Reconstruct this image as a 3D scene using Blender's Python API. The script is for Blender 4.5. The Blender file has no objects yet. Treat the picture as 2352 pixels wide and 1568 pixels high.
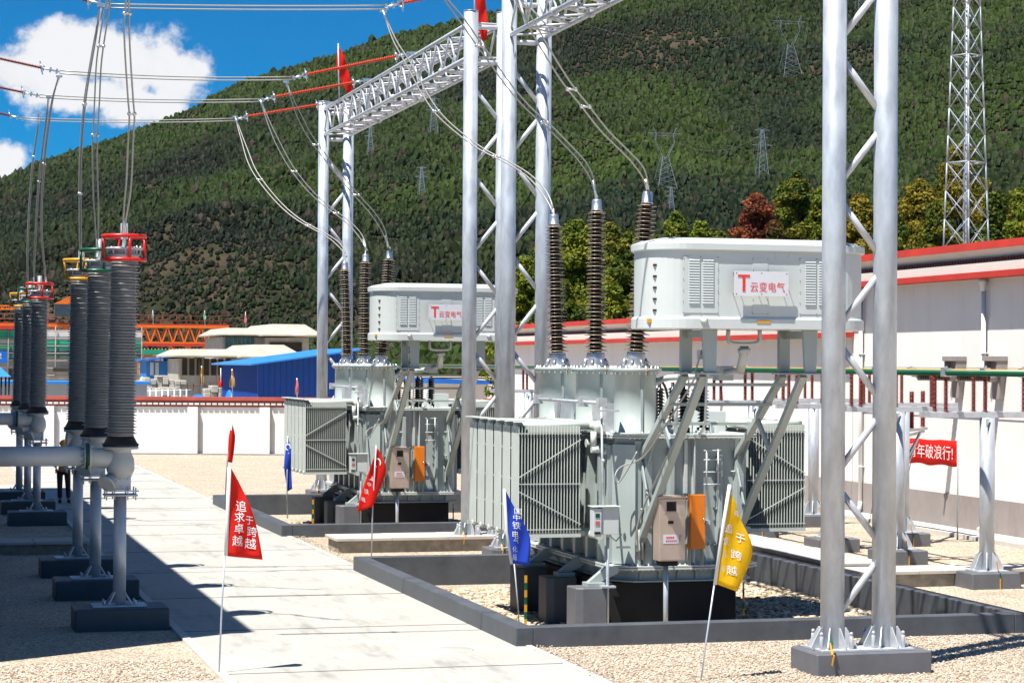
import bpy, bmesh, math, random
import numpy as np
from mathutils import Vector, Matrix
random.seed(7); np.random.seed(7)
SC = bpy.context.scene
COL = SC.collection
# ---------------------------------------------------------------- camera
F = 5000.0; YAW = math.atan(1396/5000); ROLL = 0.006; CZ = 4.1; PITCH = 50/5000
_fw = Vector((math.sin(YAW)*math.cos(PITCH), math.cos(YAW)*math.cos(PITCH), math.sin(PITCH)))
_r0 = Vector((math.cos(YAW), -math.sin(YAW), 0)); _u0 = _r0.cross(_fw)
_R = _r0*math.cos(ROLL) + _u0*math.sin(ROLL); _U = _u0*math.cos(ROLL) - _r0*math.sin(ROLL)
CP = Vector((0, 0, CZ))
cam = bpy.data.cameras.new('camera'); co = bpy.data.objects.new('camera', cam); COL.objects.link(co)
cam.sensor_width = 36; cam.lens = F/2352*36; cam.clip_start = 0.5; cam.clip_end = 20000
M = Matrix((( _R.x, _U.x, -_fw.x, 0), (_R.y, _U.y, -_fw.y, 0), (_R.z, _U.z, -_fw.z, CZ), (0, 0, 0, 1)))
co.matrix_world = M
SC.camera = co
def at(px, py, x=None, y=None, z=None, d=None):
    """world point of a photo measurement on a plane of known x, y or z"""
    r = _fw + _R*((px-1176)/F) + _U*((784-py)/F)
    if x is not None: t = (x-CP.x)/r.x
    elif y is not None: t = (y-CP.y)/r.y
    elif z is not None: t = (z-CP.z)/r.z
    else: t = d
    return CP + r*t
def V(*a): return Vector(a)
# ---------------------------------------------------------------- world, sun, exposure
SUNV = Vector((0.372, 0.234, -1.0)).normalized()          # direction the light travels
elev = math.asin(-SUNV.z); azim = math.atan2(-SUNV.x, -SUNV.y)
w = bpy.data.worlds.new('World'); SC.world = w; w.use_nodes = True
nt = w.node_tree; nt.nodes.clear()
def N(t, kind, **kw):
    n = t.nodes.new(kind)
    for k, v in kw.items():
        if k.startswith('_'): setattr(n, k[1:], v)
        else: n.inputs[k].default_value = v
    return n
sky = N(nt, 'ShaderNodeTexSky', _sky_type='NISHITA', _sun_disc=False, _sun_elevation=elev, _sun_rotation=azim,
        _altitude=3000, _air_density=1.0, _dust_density=0.0, _ozone_density=2.0)
tint = N(nt, 'ShaderNodeMix', _data_type='RGBA', _blend_type='MULTIPLY'); tint.inputs[0].default_value = 1
tint.inputs[7].default_value = (0.06, 0.77, 1.24, 1)
nt.links.new(sky.outputs[0], tint.inputs[6])
geo = N(nt, 'ShaderNodeTexCoord')
def vdot(vec):
    n = N(nt, 'ShaderNodeVectorMath', _operation='DOT_PRODUCT'); nt.links.new(geo.outputs['Generated'], n.inputs[0])
    n.inputs[1].default_value = vec; return n.outputs['Value']
def mth(op, a, b=None, c=None, clamp=False, tree=None):
    t = tree or nt
    n = t.nodes.new('ShaderNodeMath'); n.operation = op; n.use_clamp = clamp
    for i, v in enumerate((a, b, c)):
        if v is None: continue
        if isinstance(v, (int, float)): n.inputs[i].default_value = v
        else: t.links.new(v, n.inputs[i])
    return n.outputs[0]
dz = vdot(tuple(_fw)); u = mth('DIVIDE', vdot(tuple(_R)), dz); v = mth('DIVIDE', vdot(tuple(_U)), dz)
nz = N(nt, 'ShaderNodeTexNoise', _normalize=True, Scale=30.0, Detail=9.0, Roughness=0.64); nt.links.new(geo.outputs['Generated'], nz.inputs['Vector'])
nz2 = N(nt, 'ShaderNodeTexNoise', _normalize=True, Scale=7.0, Detail=5.0, Roughness=0.6); nt.links.new(geo.outputs['Generated'], nz2.inputs['Vector'])
mask = None
for (cx, cy, rx, ry) in [(60, 165, 190, 105), (215, 125, 165, 80), (330, 150, 120, 85), (400, 200, 90, 60), (180, 215, 260, 45), (340, 240, 130, 45), (-150, 160, 200, 100), (-10, 372, 80, 46), (430, 165, 70, 60), (120, 95, 110, 70)]:
    cu = (cx-1176)/F; cv = (784-cy)/F
    a = mth('POWER', mth('MULTIPLY', mth('SUBTRACT', u, cu), F/rx), 2); b = mth('POWER', mth('MULTIPLY', mth('SUBTRACT', v, cv), F/ry), 2)
    e = mth('SUBTRACT', 1.0, mth('SQRT', mth('ADD', a, b)))
    mask = e if mask is None else mth('MAXIMUM', mask, e)
mask = mth('ADD', mask, mth('MULTIPLY', mth('SUBTRACT', nz.outputs[0], 0.5), 3.0))
gen = mth('SUBTRACT', mth('MULTIPLY', mth('SUBTRACT', nz2.outputs[0], 0.595), 6.0), mth('MULTIPLY', mth('GREATER_THAN', dz, 0.9), 20.0))  # unseen clouds added outside the view to whiten the ambient light
mask = mth('MAXIMUM', mask, gen)
mr = N(nt, 'ShaderNodeMapRange', _interpolation_type='SMOOTHSTEP'); nt.links.new(mask, mr.inputs[0]); mr.inputs[1].default_value = -0.05; mr.inputs[2].default_value = 0.5
# clouds: brighter where the billow noise is high, greyer towards their flat bases
shade = mth('MULTIPLY_ADD', mth('SUBTRACT', nz.outputs[0], 0.45), 0.9, 0.93, clamp=True)
cc = N(nt, 'ShaderNodeMix', _data_type='RGBA'); nt.links.new(shade, cc.inputs[0])
cc.inputs[6].default_value = (5.5, 6.4, 8.0, 1); cc.inputs[7].default_value = (10.8, 10.9, 11.2, 1)
mx = N(nt, 'ShaderNodeMix', _data_type='RGBA'); nt.links.new(mr.outputs[0], mx.inputs[0]); nt.links.new(tint.outputs[2], mx.inputs[6]); nt.links.new(cc.outputs[2], mx.inputs[7])
bg = N(nt, 'ShaderNodeBackground', Strength=0.050); nt.links.new(mx.outputs[2], bg.inputs[0])
wo = N(nt, 'ShaderNodeOutputWorld'); nt.links.new(bg.outputs[0], wo.inputs[0])
sl = bpy.data.lights.new('sun', 'SUN'); sl.energy = 5.0; sl.angle = math.radians(0.5); sl.color = (1.0, 0.955, 0.88)
so = bpy.data.objects.new('sun', sl); COL.objects.link(so); so.location = (-20, -10, 60)
so.rotation_euler = SUNV.to_track_quat('-Z', 'Y').to_euler()
SC.view_settings.view_transform = 'Standard'; SC.view_settings.look = 'None'
SC.view_settings.exposure = 0.76; SC.view_settings.gamma = 1.0
SC.cycles.max_bounces = 6; SC.cycles.diffuse_bounces = 1; SC.cycles.glossy_bounces = 3; SC.cycles.transparent_max_bounces = 8
SC.cycles.sample_clamp_indirect = 6.0
# ---------------------------------------------------------------- materials
def mat(name, col, rough=0.6, metal=0.0, var=0.12, scale=6.0, bump=0.0, bscale=60.0, spec=0.5, coat=0.0, stretch=None, col2=None, detail=4.0):
    m = bpy.data.materials.new(name); m.use_nodes = True; t = m.node_tree; b = t.nodes['Principled BSDF']
    b.inputs['Roughness'].default_value = rough; b.inputs['Metallic'].default_value = metal
    b.inputs['Specular IOR Level'].default_value = spec; b.inputs['Coat Weight'].default_value = coat
    g = t.nodes.new('ShaderNodeTexCoord'); vec = g.outputs['Object']
    if stretch:
        mp = N(t, 'ShaderNodeMapping'); mp.inputs['Scale'].default_value = stretch; t.links.new(vec, mp.inputs[0]); vec = mp.outputs[0]
    n = N(t, 'ShaderNodeTexNoise', Scale=scale, Detail=detail, Roughness=0.6); t.links.new(vec, n.inputs['Vector'])
    r = N(t, 'ShaderNodeMapRange'); r.inputs[1].default_value = 0.3; r.inputs[2].default_value = 0.7; t.links.new(n.outputs[0], r.inputs[0])
    x = N(t, 'ShaderNodeMix', _data_type='RGBA'); t.links.new(r.outputs[0], x.inputs[0])
    c2 = col2 or tuple(min(1, c*(1+var)) for c in col)
    c1 = col if col2 else tuple(c*(1-var) for c in col)
    x.inputs[6].default_value = (*c1, 1); x.inputs[7].default_value = (*c2, 1)
    t.links.new(x.outputs[2], b.inputs['Base Color'])
    rr = mth('MULTIPLY_ADD', n.outputs[0], 0.25, rough-0.12, clamp=True, tree=t); t.links.new(rr, b.inputs['Roughness'])
    if bump:
        nb = N(t, 'ShaderNodeTexNoise', Scale=bscale, Detail=4.0); t.links.new(vec, nb.inputs['Vector'])
        bb = N(t, 'ShaderNodeBump', Strength=bump, Distance=0.02); t.links.new(nb.outputs[0], bb.inputs['Height']); t.links.new(bb.outputs[0], b.inputs['Normal'])
    return m
def stone_mat(name, cols, scale, bump, dist=0.03):
    m = bpy.data.materials.new(name); m.use_nodes = True; t = m.node_tree; b = t.nodes['Principled BSDF']; b.inputs['Roughness'].default_value = 0.85
    g = t.nodes.new('ShaderNodeTexCoord'); vo = N(t, 'ShaderNodeTexVoronoi', Scale=scale, Randomness=1.0); t.links.new(g.outputs['Object'], vo.inputs['Vector'])
    sp = N(t, 'ShaderNodeSeparateColor'); t.links.new(vo.outputs['Color'], sp.inputs[0])
    cr = N(t, 'ShaderNodeValToRGB'); t.links.new(sp.outputs[0], cr.inputs[0]); el = cr.color_ramp.elements
    for i, c in enumerate(cols):
        p = i/(len(cols)-1)
        e = el[0] if i == 0 else (el[1] if i == len(cols)-1 else el.new(p))
        e.position = p; e.color = (*c, 1)
    n = N(t, 'ShaderNodeTexNoise', Scale=0.7, Detail=8.0, Roughness=0.7); t.links.new(g.outputs['Object'], n.inputs['Vector'])
    mm = mth('MULTIPLY_ADD', n.outputs[0], 0.9, 0.55, tree=t)
    gap = mth('MULTIPLY_ADD', vo.outputs['Distance'], -0.38, 1.08, tree=t)
    mm = mth('MULTIPLY', mm, mth('MINIMUM', gap, 1.0, tree=t), tree=t)
    vm = N(t, 'ShaderNodeVectorMath', _operation='SCALE'); t.links.new(cr.outputs[0], vm.inputs[0]); t.links.new(mm, vm.inputs['Scale'])
    t.links.new(vm.outputs[0], b.inputs['Base Color'])
    n2 = N(t, 'ShaderNodeTexNoise', Scale=4.0, Detail=4.0); t.links.new(g.outputs['Object'], n2.inputs['Vector'])
    h = mth('ADD', mth('MULTIPLY', vo.outputs['Distance'], -1.0, tree=t), mth('MULTIPLY', n2.outputs[0], 1.0, tree=t), tree=t)
    bb = N(t, 'ShaderNodeBump', Strength=bump, Distance=dist); t.links.new(h, bb.inputs['Height']); t.links.new(bb.outputs[0], b.inputs['Normal'])
    return m
MT = {}
MT['galv'] = mat('galvanised steel', (0.50, 0.545, 0.60), 0.40, 0.30, 0.22, 4.5, bump=0.05, bscale=14, stretch=(1, 1, 0.35), detail=8.0)
MT['galvw'] = mat('bright galvanised steel', (0.54, 0.56, 0.59), 0.45, 0.25, 0.14, 6.0)
MT['alu'] = mat('cast aluminium', (0.66, 0.67, 0.68), 0.30, 0.85, 0.08, 8.0)
MT['paint'] = mat('grey green enamel', (0.40, 0.46, 0.445), 0.32, 0.0, 0.06, 1.6, bump=0.012, bscale=3, stretch=(1, 1, 0.35))
MT['paintl'] = mat('light grey enamel', (0.60, 0.645, 0.63), 0.30, 0.0, 0.04, 1.2)
MT['rad'] = mat('radiator enamel', (0.58, 0.63, 0.585), 0.38, 0.0, 0.06, 2.0)
MT['duct'] = mat('duct enamel', (0.50, 0.53, 0.55), 0.35, 0.0, 0.04, 1.5)
MT['housing'] = mat('housing enamel', (0.56, 0.56, 0.52), 0.33, 0.0, 0.05, 3.0)
MT['steel'] = mat('stainless steel', (0.60, 0.47, 0.385), 0.35, 0.5, 0.10, 2.5, bump=0.05, bscale=4)
MT['dark'] = mat('dark grey paint', (0.075, 0.085, 0.100), 0.55, 0.0, 0.20, 2.2, bump=0.08, bscale=9)
MT['ped'] = mat('grey concrete paint', (0.13, 0.135, 0.15), 0.55, 0.0, 0.14, 2.5, bump=0.08, bscale=12)
MT['pedblue'] = mat('dark blue grey paint and painted shade', (0.032, 0.052, 0.072), 0.5, 0.0, 0.18, 3.0, bump=0.06, bscale=12)  # blue-black shadow tone is put into the colour of the left pedestals
MT['black'] = mat('black paint and painted shade', (0.008, 0.008, 0.009), 0.7, 0.0, 0.2, 3.0)
MT['porc'] = mat('brown glazed porcelain', (0.034, 0.015, 0.008), 0.22, 0.0, 0.25, 9.0, spec=0.4, coat=0.25)
MT['rim'] = mat('pale glint painted on shed rims', (0.44, 0.35, 0.23), 0.35, 0.0, 0.2, 9.0, coat=0.4)  # sun and sky glints on the brown rims, painted as a pale colour
MT['sil'] = mat('grey silicone rubber', (0.30, 0.295, 0.285), 0.30, 0.0, 0.12, 5.0, spec=0.6)
MT['redins'] = mat('red silicone rubber', (0.24, 0.022, 0.012), 0.4, 0.0, 0.2, 9.0)
MT['orins'] = mat('orange red silicone rubber', (0.62, 0.055, 0.015), 0.4, 0.0, 0.15, 9.0)
MT['blkins'] = mat('black glazed porcelain', (0.014, 0.010, 0.009), 0.2, 0.0, 0.2, 9.0, coat=0.5)
MT['skirt'] = mat('black rubber cover', (0.010, 0.010, 0.011), 0.55, 0.0, 0.2, 9.0)
MT['red'] = mat('red enamel', (0.68, 0.018, 0.012), 0.35, 0.0, 0.08, 3.0)
MT['green'] = mat('green enamel', (0.003, 0.095, 0.045), 0.35, 0.0, 0.10, 3.0)
MT['yellow'] = mat('yellow enamel', (0.72, 0.34, 0.012), 0.38, 0.0, 0.08, 3.0)
MT['greendark'] = mat('dark green gasket', (0.006, 0.055, 0.035), 0.5, 0.0, 0.1, 3.0)
MT['orange'] = mat('orange enamel', (0.83, 0.215, 0.006), 0.35, 0.0, 0.04, 3.0)
MT['wire'] = mat('stranded aluminium wire', (0.40, 0.395, 0.375), 0.5, 0.3, 0.12, 30.0)
MT['wallw'] = mat('white rendered wall', (0.88, 0.85, 0.81), 0.85, 0.0, 0.035, 0.8, bump=0.05, bscale=20)
MT['walltrim'] = mat('cream rendered cornice', (0.74, 0.68, 0.62), 0.85, 0.0, 0.04, 1.0)
MT['redtrim'] = mat('red painted cornice', (0.52, 0.035, 0.018), 0.6, 0.0, 0.14, 1.5)
MT['redpale'] = mat('faded red tile coping', (0.42, 0.085, 0.060), 0.7, 0.0, 0.18, 1.5)
MT['brick'] = mat('dark red brick ends', (0.075, 0.010, 0.010), 0.7, 0.0, 0.3, 4.0)
MT['plinth'] = mat('grey brown render and recess shade', (0.33, 0.29, 0.275), 0.85, 0.0, 0.10, 1.2, bump=0.05, bscale=14)
MT['pave'] = mat('pale paving', (0.60, 0.565, 0.52), 0.85, 0.0, 0.06, 1.5, bump=0.06, bscale=25)
MT['slab'] = mat('precast concrete slab', (0.52, 0.485, 0.435), 0.85, 0.0, 0.09, 2.5, bump=0.1, bscale=25)
MT['rough'] = mat('rough mortar', (0.30, 0.27, 0.22), 0.9, 0.0, 0.3, 5.0, bump=0.5, bscale=12)
MT['gap'] = mat('dark joint', (0.10, 0.095, 0.085), 0.95, 0.0, 0.2, 4.0)
MT['blueshed'] = mat('blue corrugated steel', (0.006, 0.085, 0.42), 0.45, 0.0, 0.08, 1.0)
MT['bluelt'] = mat('light blue sheet steel', (0.035, 0.23, 0.66), 0.45, 0.0, 0.06, 1.0)
MT['bluetarp'] = mat('blue tarpaulin', (0.015, 0.17, 0.66), 0.5, 0.0, 0.18, 1.5, bump=0.5, bscale=3)
MT['concr'] = mat('bare concrete', (0.47, 0.45, 0.39), 0.9, 0.0, 0.16, 1.2, bump=0.2, bscale=8)
MT['roofc'] = mat('pale screed roof', (0.44, 0.41, 0.335), 0.9, 0.0, 0.18, 0.7, bump=0.3, bscale=5)
MT['darkin'] = mat('unlit interior', (0.045, 0.035, 0.028), 0.9, 0.0, 0.4, 1.0)
MT['glass'] = mat('teal window glass', (0.06, 0.20, 0.25), 0.12, 0.0, 0.3, 2.0)
MT['trussor'] = mat('orange crane enamel', (0.80, 0.17, 0.012), 0.45, 0.0, 0.10, 2.0)
MT['trussdk'] = mat('rusty red railing paint', (0.22, 0.045, 0.02), 0.6, 0.0, 0.2, 2.0)
MT['net'] = mat('green scaffold net', (0.02, 0.36, 0.21), 0.8, 0.0, 0.18, 0.7)
MT['netdk'] = mat('dark green scaffold net', (0.06, 0.15, 0.13), 0.8, 0.0, 0.3, 0.9)
MT['whites'] = mat('white sheet', (0.66, 0.66, 0.64), 0.7, 0.0, 0.06, 0.8)
MT['timber'] = mat('weathered timber', (0.36, 0.22, 0.10), 0.85, 0.0, 0.35, 2.0, bump=0.3)
MT['white'] = mat('white lettering', (0.86, 0.86, 0.86), 0.6, 0.0, 0.02, 4.0)
MT['signw'] = mat('white sign enamel', (0.70, 0.71, 0.76), 0.35, 0.0, 0.02, 4.0)
MT['signred'] = mat('red lettering', (0.82, 0.035, 0.018), 0.5, 0.0, 0.03, 4.0)
MT['skin'] = mat('skin', (0.36, 0.19, 0.12), 0.6, 0.0, 0.05, 8.0)
MT['jacket'] = mat('red jacket cloth', (0.85, 0.030, 0.010), 0.8, 0.0, 0.15, 6.0)
MT['trouser'] = mat('dark trouser cloth', (0.010, 0.010, 0.013), 0.85, 0.0, 0.2, 6.0)
MT['helmet'] = mat('yellow helmet plastic', (0.72, 0.36, 0.02), 0.3, 0.0, 0.04, 6.0)
MT['bark'] = mat('bark', (0.10, 0.07, 0.05), 0.9, 0.0, 0.3, 3.0, bump=0.4)
MT['tower'] = mat('pylon steel', (0.36, 0.39, 0.43), 0.5, 0.3, 0.10, 2.0)
def cloth(name, col):
    m = mat(name, col, 0.65, 0.0, 0.05, 3.0, spec=0.3)
    t = m.node_tree; b = t.nodes['Principled BSDF']; o = t.nodes['Material Output']
    tr = N(t, 'ShaderNodeBsdfTranslucent'); tr.inputs[0].default_value = (*col, 1)
    x = N(t, 'ShaderNodeMixShader'); x.inputs[0].default_value = 0.35
    t.links.new(b.outputs[0], x.inputs[1]); t.links.new(tr.outputs[0], x.inputs[2]); t.links.new(x.outputs[0], o.inputs[0]); return m
MT['fred'] = cloth('red flag cloth', (0.86, 0.022, 0.012)); MT['fblue'] = cloth('blue flag cloth', (0.035, 0.10, 0.68)); MT['fyel'] = cloth('yellow flag cloth', (0.95, 0.60, 0.010))
MT['fpink'] = cloth('pale red flag cloth', (0.80, 0.22, 0.22)); MT['fwhite'] = cloth('white flag cloth', (0.75, 0.78, 0.78)); MT['fora'] = cloth('ochre flag cloth', (0.80, 0.42, 0.06)); MT['fteal'] = cloth('pale green flag cloth', (0.35, 0.70, 0.45))
MT['gravel'] = stone_mat('beige gravel', [(0.30, 0.21, 0.135), (0.48, 0.385, 0.29), (0.57, 0.47, 0.36), (0.64, 0.545, 0.43), (0.78, 0.68, 0.54)], 33.0, 1.0, 0.02)
# path concrete: fine cloudy stains and faint trowel marks
MT['path'] = mat('path concrete', (0.43, 0.42, 0.385), 0.85, 0.0, 0.10, 0.45, bump=0.10, bscale=30, detail=9.0)
def stain(m, amt, scale, stretch):
    t = m.node_tree; b = t.nodes['Principled BSDF']; src = b.inputs['Base Color'].links[0].from_socket
    g = t.nodes.new('ShaderNodeTexCoord'); mp = N(t, 'ShaderNodeMapping'); mp.inputs['Scale'].default_value = stretch; t.links.new(g.outputs['Object'], mp.inputs[0])
    n = N(t, 'ShaderNodeTexNoise', Scale=scale, Detail=8.0, Roughness=0.7); t.links.new(mp.outputs[0], n.inputs['Vector'])
    f = N(t, 'ShaderNodeMapRange'); f.inputs[1].default_value = .52; f.inputs[2].default_value = .78; f.inputs[3].default_value = 1.0; f.inputs[4].default_value = 1.0-amt; t.links.new(n.outputs[0], f.inputs[0])
    v = N(t, 'ShaderNodeVectorMath', _operation='SCALE'); t.links.new(src, v.inputs[0]); t.links.new(f.outputs[0], v.inputs['Scale']); t.links.new(v.outputs[0], b.inputs['Base Color'])
stain(MT['path'], .45, 1.6, (1.6, .35, 1)); stain(MT['wallw'], .10, 1.5, (1.2, 1.2, .12)); stain(MT['dark'], .3, 3, (1,1,1)); stain(MT['paint'], .10, 2.0, (2.5, 2.5, .25)); stain(MT['galv'], .22, 5.0, (1, 1, .3)); stain(MT['slab'], .35, 2.5, (1,1,1)); stain(MT['plinth'], .3, 1.5, (1,1,.4))
def attr_mat(name, rough=0.8, extra=None, trans=0.0):
    m = bpy.data.materials.new(name); m.use_nodes = True; t = m.node_tree; b = t.nodes['Principled BSDF']; b.inputs['Roughness'].default_value = rough
    b.inputs['Specular IOR Level'].default_value = 0.25
    a = N(t, 'ShaderNodeVertexColor', _layer_name='Col'); t.links.new(a.outputs[0], b.inputs['Base Color'])
    if trans:
        o = t.nodes['Material Output']; tr = N(t, 'ShaderNodeBsdfTranslucent'); t.links.new(a.outputs[0], tr.inputs[0])
        x = N(t, 'ShaderNodeMixShader'); x.inputs[0].default_value = trans
        t.links.new(b.outputs[0], x.inputs[1]); t.links.new(tr.outputs[0], x.inputs[2]); t.links.new(x.outputs[0], o.inputs[0])
    return m
MT['leaf'] = attr_mat('leaf colours', 0.7, trans=0.3)
MT['peb'] = attr_mat('pebble colours', 0.7)
# ---------------------------------------------------------------- mesh builder
def perp(d):
    a = V(0, 0, 1) if abs(d.z) < 0.9 else V(1, 0, 0)
    s = d.cross(a).normalized(); return s, s.cross(d).normalized()
ORG = {}
class MB:
    def __init__(s): s.v = []; s.f = []; s.sm = []; s.mi = []; s.cur = 0
    def add(s, vs, fs, smooth=False):
        o = len(s.v); s.v += [tuple(p) for p in vs]; s.f += [tuple(i+o for i in f) for f in fs]
        s.sm += [smooth]*len(fs); s.mi += [s.cur]*len(fs)
    def box(s, x0, x1, y0, y1, z0, z1):
        s.add([(x0,y0,z0),(x1,y0,z0),(x1,y1,z0),(x0,y1,z0),(x0,y0,z1),(x1,y0,z1),(x1,y1,z1),(x0,y1,z1)],
              [(0,3,2,1),(4,5,6,7),(0,1,5,4),(1,2,6,5),(2,3,7,6),(3,0,4,7)]); return s
    def prism(s, poly, z0, z1, smooth=False):
        n = len(poly); vs = [(x,y,z0) for x,y in poly]+[(x,y,z1) for x,y in poly]
        s.add(vs, [tuple(range(n-1,-1,-1)), tuple(range(n,2*n))]); 
        o = len(s.v)-2*n
        s.f += [(o+i, o+(i+1)%n, o+n+(i+1)%n, o+n+i) for i in range(n)]; s.sm += [smooth]*n; s.mi += [s.cur]*n; return s
    def prismy(s, poly, y0, y1):   # polygon in x,z extruded along y
        n = len(poly); vs = [(x,y0,z) for x,z in poly]+[(x,y1,z) for x,z in poly]
        s.add(vs, [tuple(range(n)), tuple(range(2*n-1,n-1,-1))]+[(i, n+i, n+(i+1)%n, (i+1)%n) for i in range(n)]); return s
    def prismx(s, poly, x0, x1):   # polygon in y,z extruded along x
        n = len(poly); vs = [(x0,y,z) for y,z in poly]+[(x1,y,z) for y,z in poly]
        s.add(vs, [tuple(range(n-1,-1,-1)), tuple(range(n,2*n))]+[(i, (i+1)%n, n+(i+1)%n, n+i) for i in range(n)]); return s
    def tube(s, pts, r, n=8, caps=True, smooth=True):
        pts = [Vector(p) for p in pts]; rs = r if isinstance(r, (list, tuple)) else [r]*len(pts)
        vs = []; m = len(pts); side = None
        for i, p in enumerate(pts):
            d = (pts[min(i+1, m-1)]-pts[max(i-1, 0)]).normalized()
            if side is None: side, up = perp(d)
            else:
                side = (side - d*side.dot(d)).normalized()
            up = side.cross(d)
            for k in range(n):
                a = 2*math.pi*k/n; vs.append(p + side*(math.cos(a)*rs[i]) + up*(math.sin(a)*rs[i]))
        fs = [(i*n+k, i*n+(k+1)%n, (i+1)*n+(k+1)%n, (i+1)*n+k) for i in range(m-1) for k in range(n)]
        s.add(vs, fs, smooth)
        if caps:
            o = len(s.v)-m*n; s.f += [tuple(o+k for k in range(n-1,-1,-1)), tuple(o+(m-1)*n+k for k in range(n))]; s.sm += [False]*2; s.mi += [s.cur]*2
        return s
    def bar(s, p, q, w, h=None):   # rectangular bar
        p = Vector(p); q = Vector(q); h = h or w; d = (q-p).normalized(); a, b = perp(d)
        vs = [c + a*(i*w/2) + b*(j*h/2) for c in (p, q) for i, j in ((-1,-1),(1,-1),(1,1),(-1,1))]
        s.add(vs, [(3,2,1,0),(4,5,6,7),(0,1,5,4),(1,2,6,5),(2,3,7,6),(3,0,4,7)]); return s
    def lathe(s, prof, base, top=None, n=20, smooth=True, mis=None):
        """profile [(r, h)] round the axis base->top (unit metres along the axis)"""
        base = Vector(base); d = V(0,0,1) if top is None else (Vector(top)-base).normalized(); a, b = perp(d)
        o = len(s.v)
        for r, h in prof:
            for k in range(n):
                t = 2*math.pi*k/n; s.v.append(tuple(base + d*h + a*(math.cos(t)*r) + b*(math.sin(t)*r)))
        m = len(prof)
        for i in range(m-1):
            for k in range(n):
                s.f.append((o+i*n+k, o+(i+1)*n+k, o+(i+1)*n+(k+1)%n, o+i*n+(k+1)%n)); s.sm.append(smooth); s.mi.append(mis[i] if mis else s.cur)
        for i, rev in ((0, False), (m-1, True)):
            f = tuple(o+i*n+k for k in range(n)); s.f.append(f[::-1] if rev else f); s.sm.append(False); s.mi.append(s.cur)
        return s
    def torus(s, c, R, r, n=28, m=8, axis=None):
        c = Vector(c); d = axis or V(0,0,1); a, b = perp(d); o = len(s.v)
        for i in range(n):
            t = 2*math.pi*i/n; e = a*math.cos(t)+b*math.sin(t)
            for j in range(m):
                q = 2*math.pi*j/m; s.v.append(tuple(c + e*(R+r*math.cos(q)) + d*(r*math.sin(q))))
        for i in range(n):
            for j in range(m):
                s.f.append((o+i*m+j, o+((i+1)%n)*m+j, o+((i+1)%n)*m+(j+1)%m, o+i*m+(j+1)%m)); s.sm.append(True); s.mi.append(s.cur)
        return s
    def ball(s, c, r, n=14, m=9, sq=(1,1,1)):
        c = Vector(c); o = len(s.v)
        for i in range(m+1):
            p = math.pi*i/m
            for k in range(n):
                t = 2*math.pi*k/n; s.v.append((c.x+r*sq[0]*math.sin(p)*math.cos(t), c.y+r*sq[1]*math.sin(p)*math.sin(t), c.z+r*sq[2]*math.cos(p)))
        for i in range(m):
            for k in range(n):
                s.f.append((o+i*n+k, o+(i+1)*n+k, o+(i+1)*n+(k+1)%n, o+i*n+(k+1)%n)); s.sm.append(True); s.mi.append(s.cur)
        return s
    def mesh(s, name, m, org=V(0,0,0)):
        me = bpy.data.meshes.new(name)
        me.from_pydata([(x-org.x, y-org.y, z-org.z) for x, y, z in s.v], [], s.f)
        ms = m if isinstance(m, (list, tuple)) else [m]
        for k in ms: me.materials.append(MT[k] if isinstance(k, str) else k)
        me.polygons.foreach_set('use_smooth', s.sm); me.polygons.foreach_set('material_index', s.mi); me.update(); me.validate()
        return me
    def build(s, name, m, parent=None, bevel=0, label=None):
        if parent is not None: org = ORG[parent.name]
        else:
            a = np.array(s.v); org = V(*( (a[:,0].min()+a[:,0].max())/2, (a[:,1].min()+a[:,1].max())/2, a[:,2].min() ))
        o = bpy.data.objects.new(name, s.mesh(name, m, org)); COL.objects.link(o)
        if parent is not None: o.parent = parent
        else: o.location = org
        ORG[o.name] = org
        if bevel:
            b = o.modifiers.new('bevel', 'BEVEL'); b.width = bevel; b.segments = 1; b.limit_method = 'ANGLE'; b.angle_limit = math.radians(40)
        if label: o['label'] = label
        return o
def tag(o, label=None, cat=None, group=None, kind=None):
    for k, v in (('label', label), ('category', cat), ('group', group), ('kind', kind)):
        if v: o[k] = v
    return o
def thing(name, loc, label, cat, group=None):
    o = bpy.data.objects.new(name, None); COL.objects.link(o); o.location = loc; o.empty_display_size = 0.3
    ORG[o.name] = Vector(loc); return tag(o, label, cat, group)
def dup(o, off, label, parent=None):
    def rec(a, p):
        c = a.copy(); COL.objects.link(c)
        if p is not None: c.parent = p
        for ch in [k for k in a.children]: rec(ch, c)
        return c
    c = rec(o, parent); c.location = Vector(o.location) + Vector(off); c['label'] = label; ORG[c.name] = Vector(c.location)
    return c
def struct(name, mb, m, **k):
    o = mb.build(name, m, **k); o['kind'] = 'structure'; return o
def glyphs(text, size):
    c = bpy.data.curves.new('letters', 'FONT'); c.body = text; c.size = size; c.align_x = 'CENTER'; c.align_y = 'CENTER'; c.resolution_u = 3
    o = bpy.data.objects.new('letters', c); COL.objects.link(o); bpy.context.view_layer.update()
    dg = bpy.context.evaluated_depsgraph_get(); me = bpy.data.meshes.new_from_object(o.evaluated_get(dg))
    vs = [tuple(v.co) for v in me.vertices]; fs = [tuple(p.vertices) for p in me.polygons]
    bpy.data.objects.remove(o); bpy.data.curves.remove(c); bpy.data.meshes.remove(me)
    xs = [v[0] for v in vs]; ys = [v[1] for v in vs]; cx = (min(xs)+max(xs))/2; cy = (min(ys)+max(ys))/2
    return [(v[0]-cx, v[1]-cy) for v in vs], fs
# ================================================================ SETTING
ff = lambda x: math.atan2(x[0], x[1])
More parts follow.
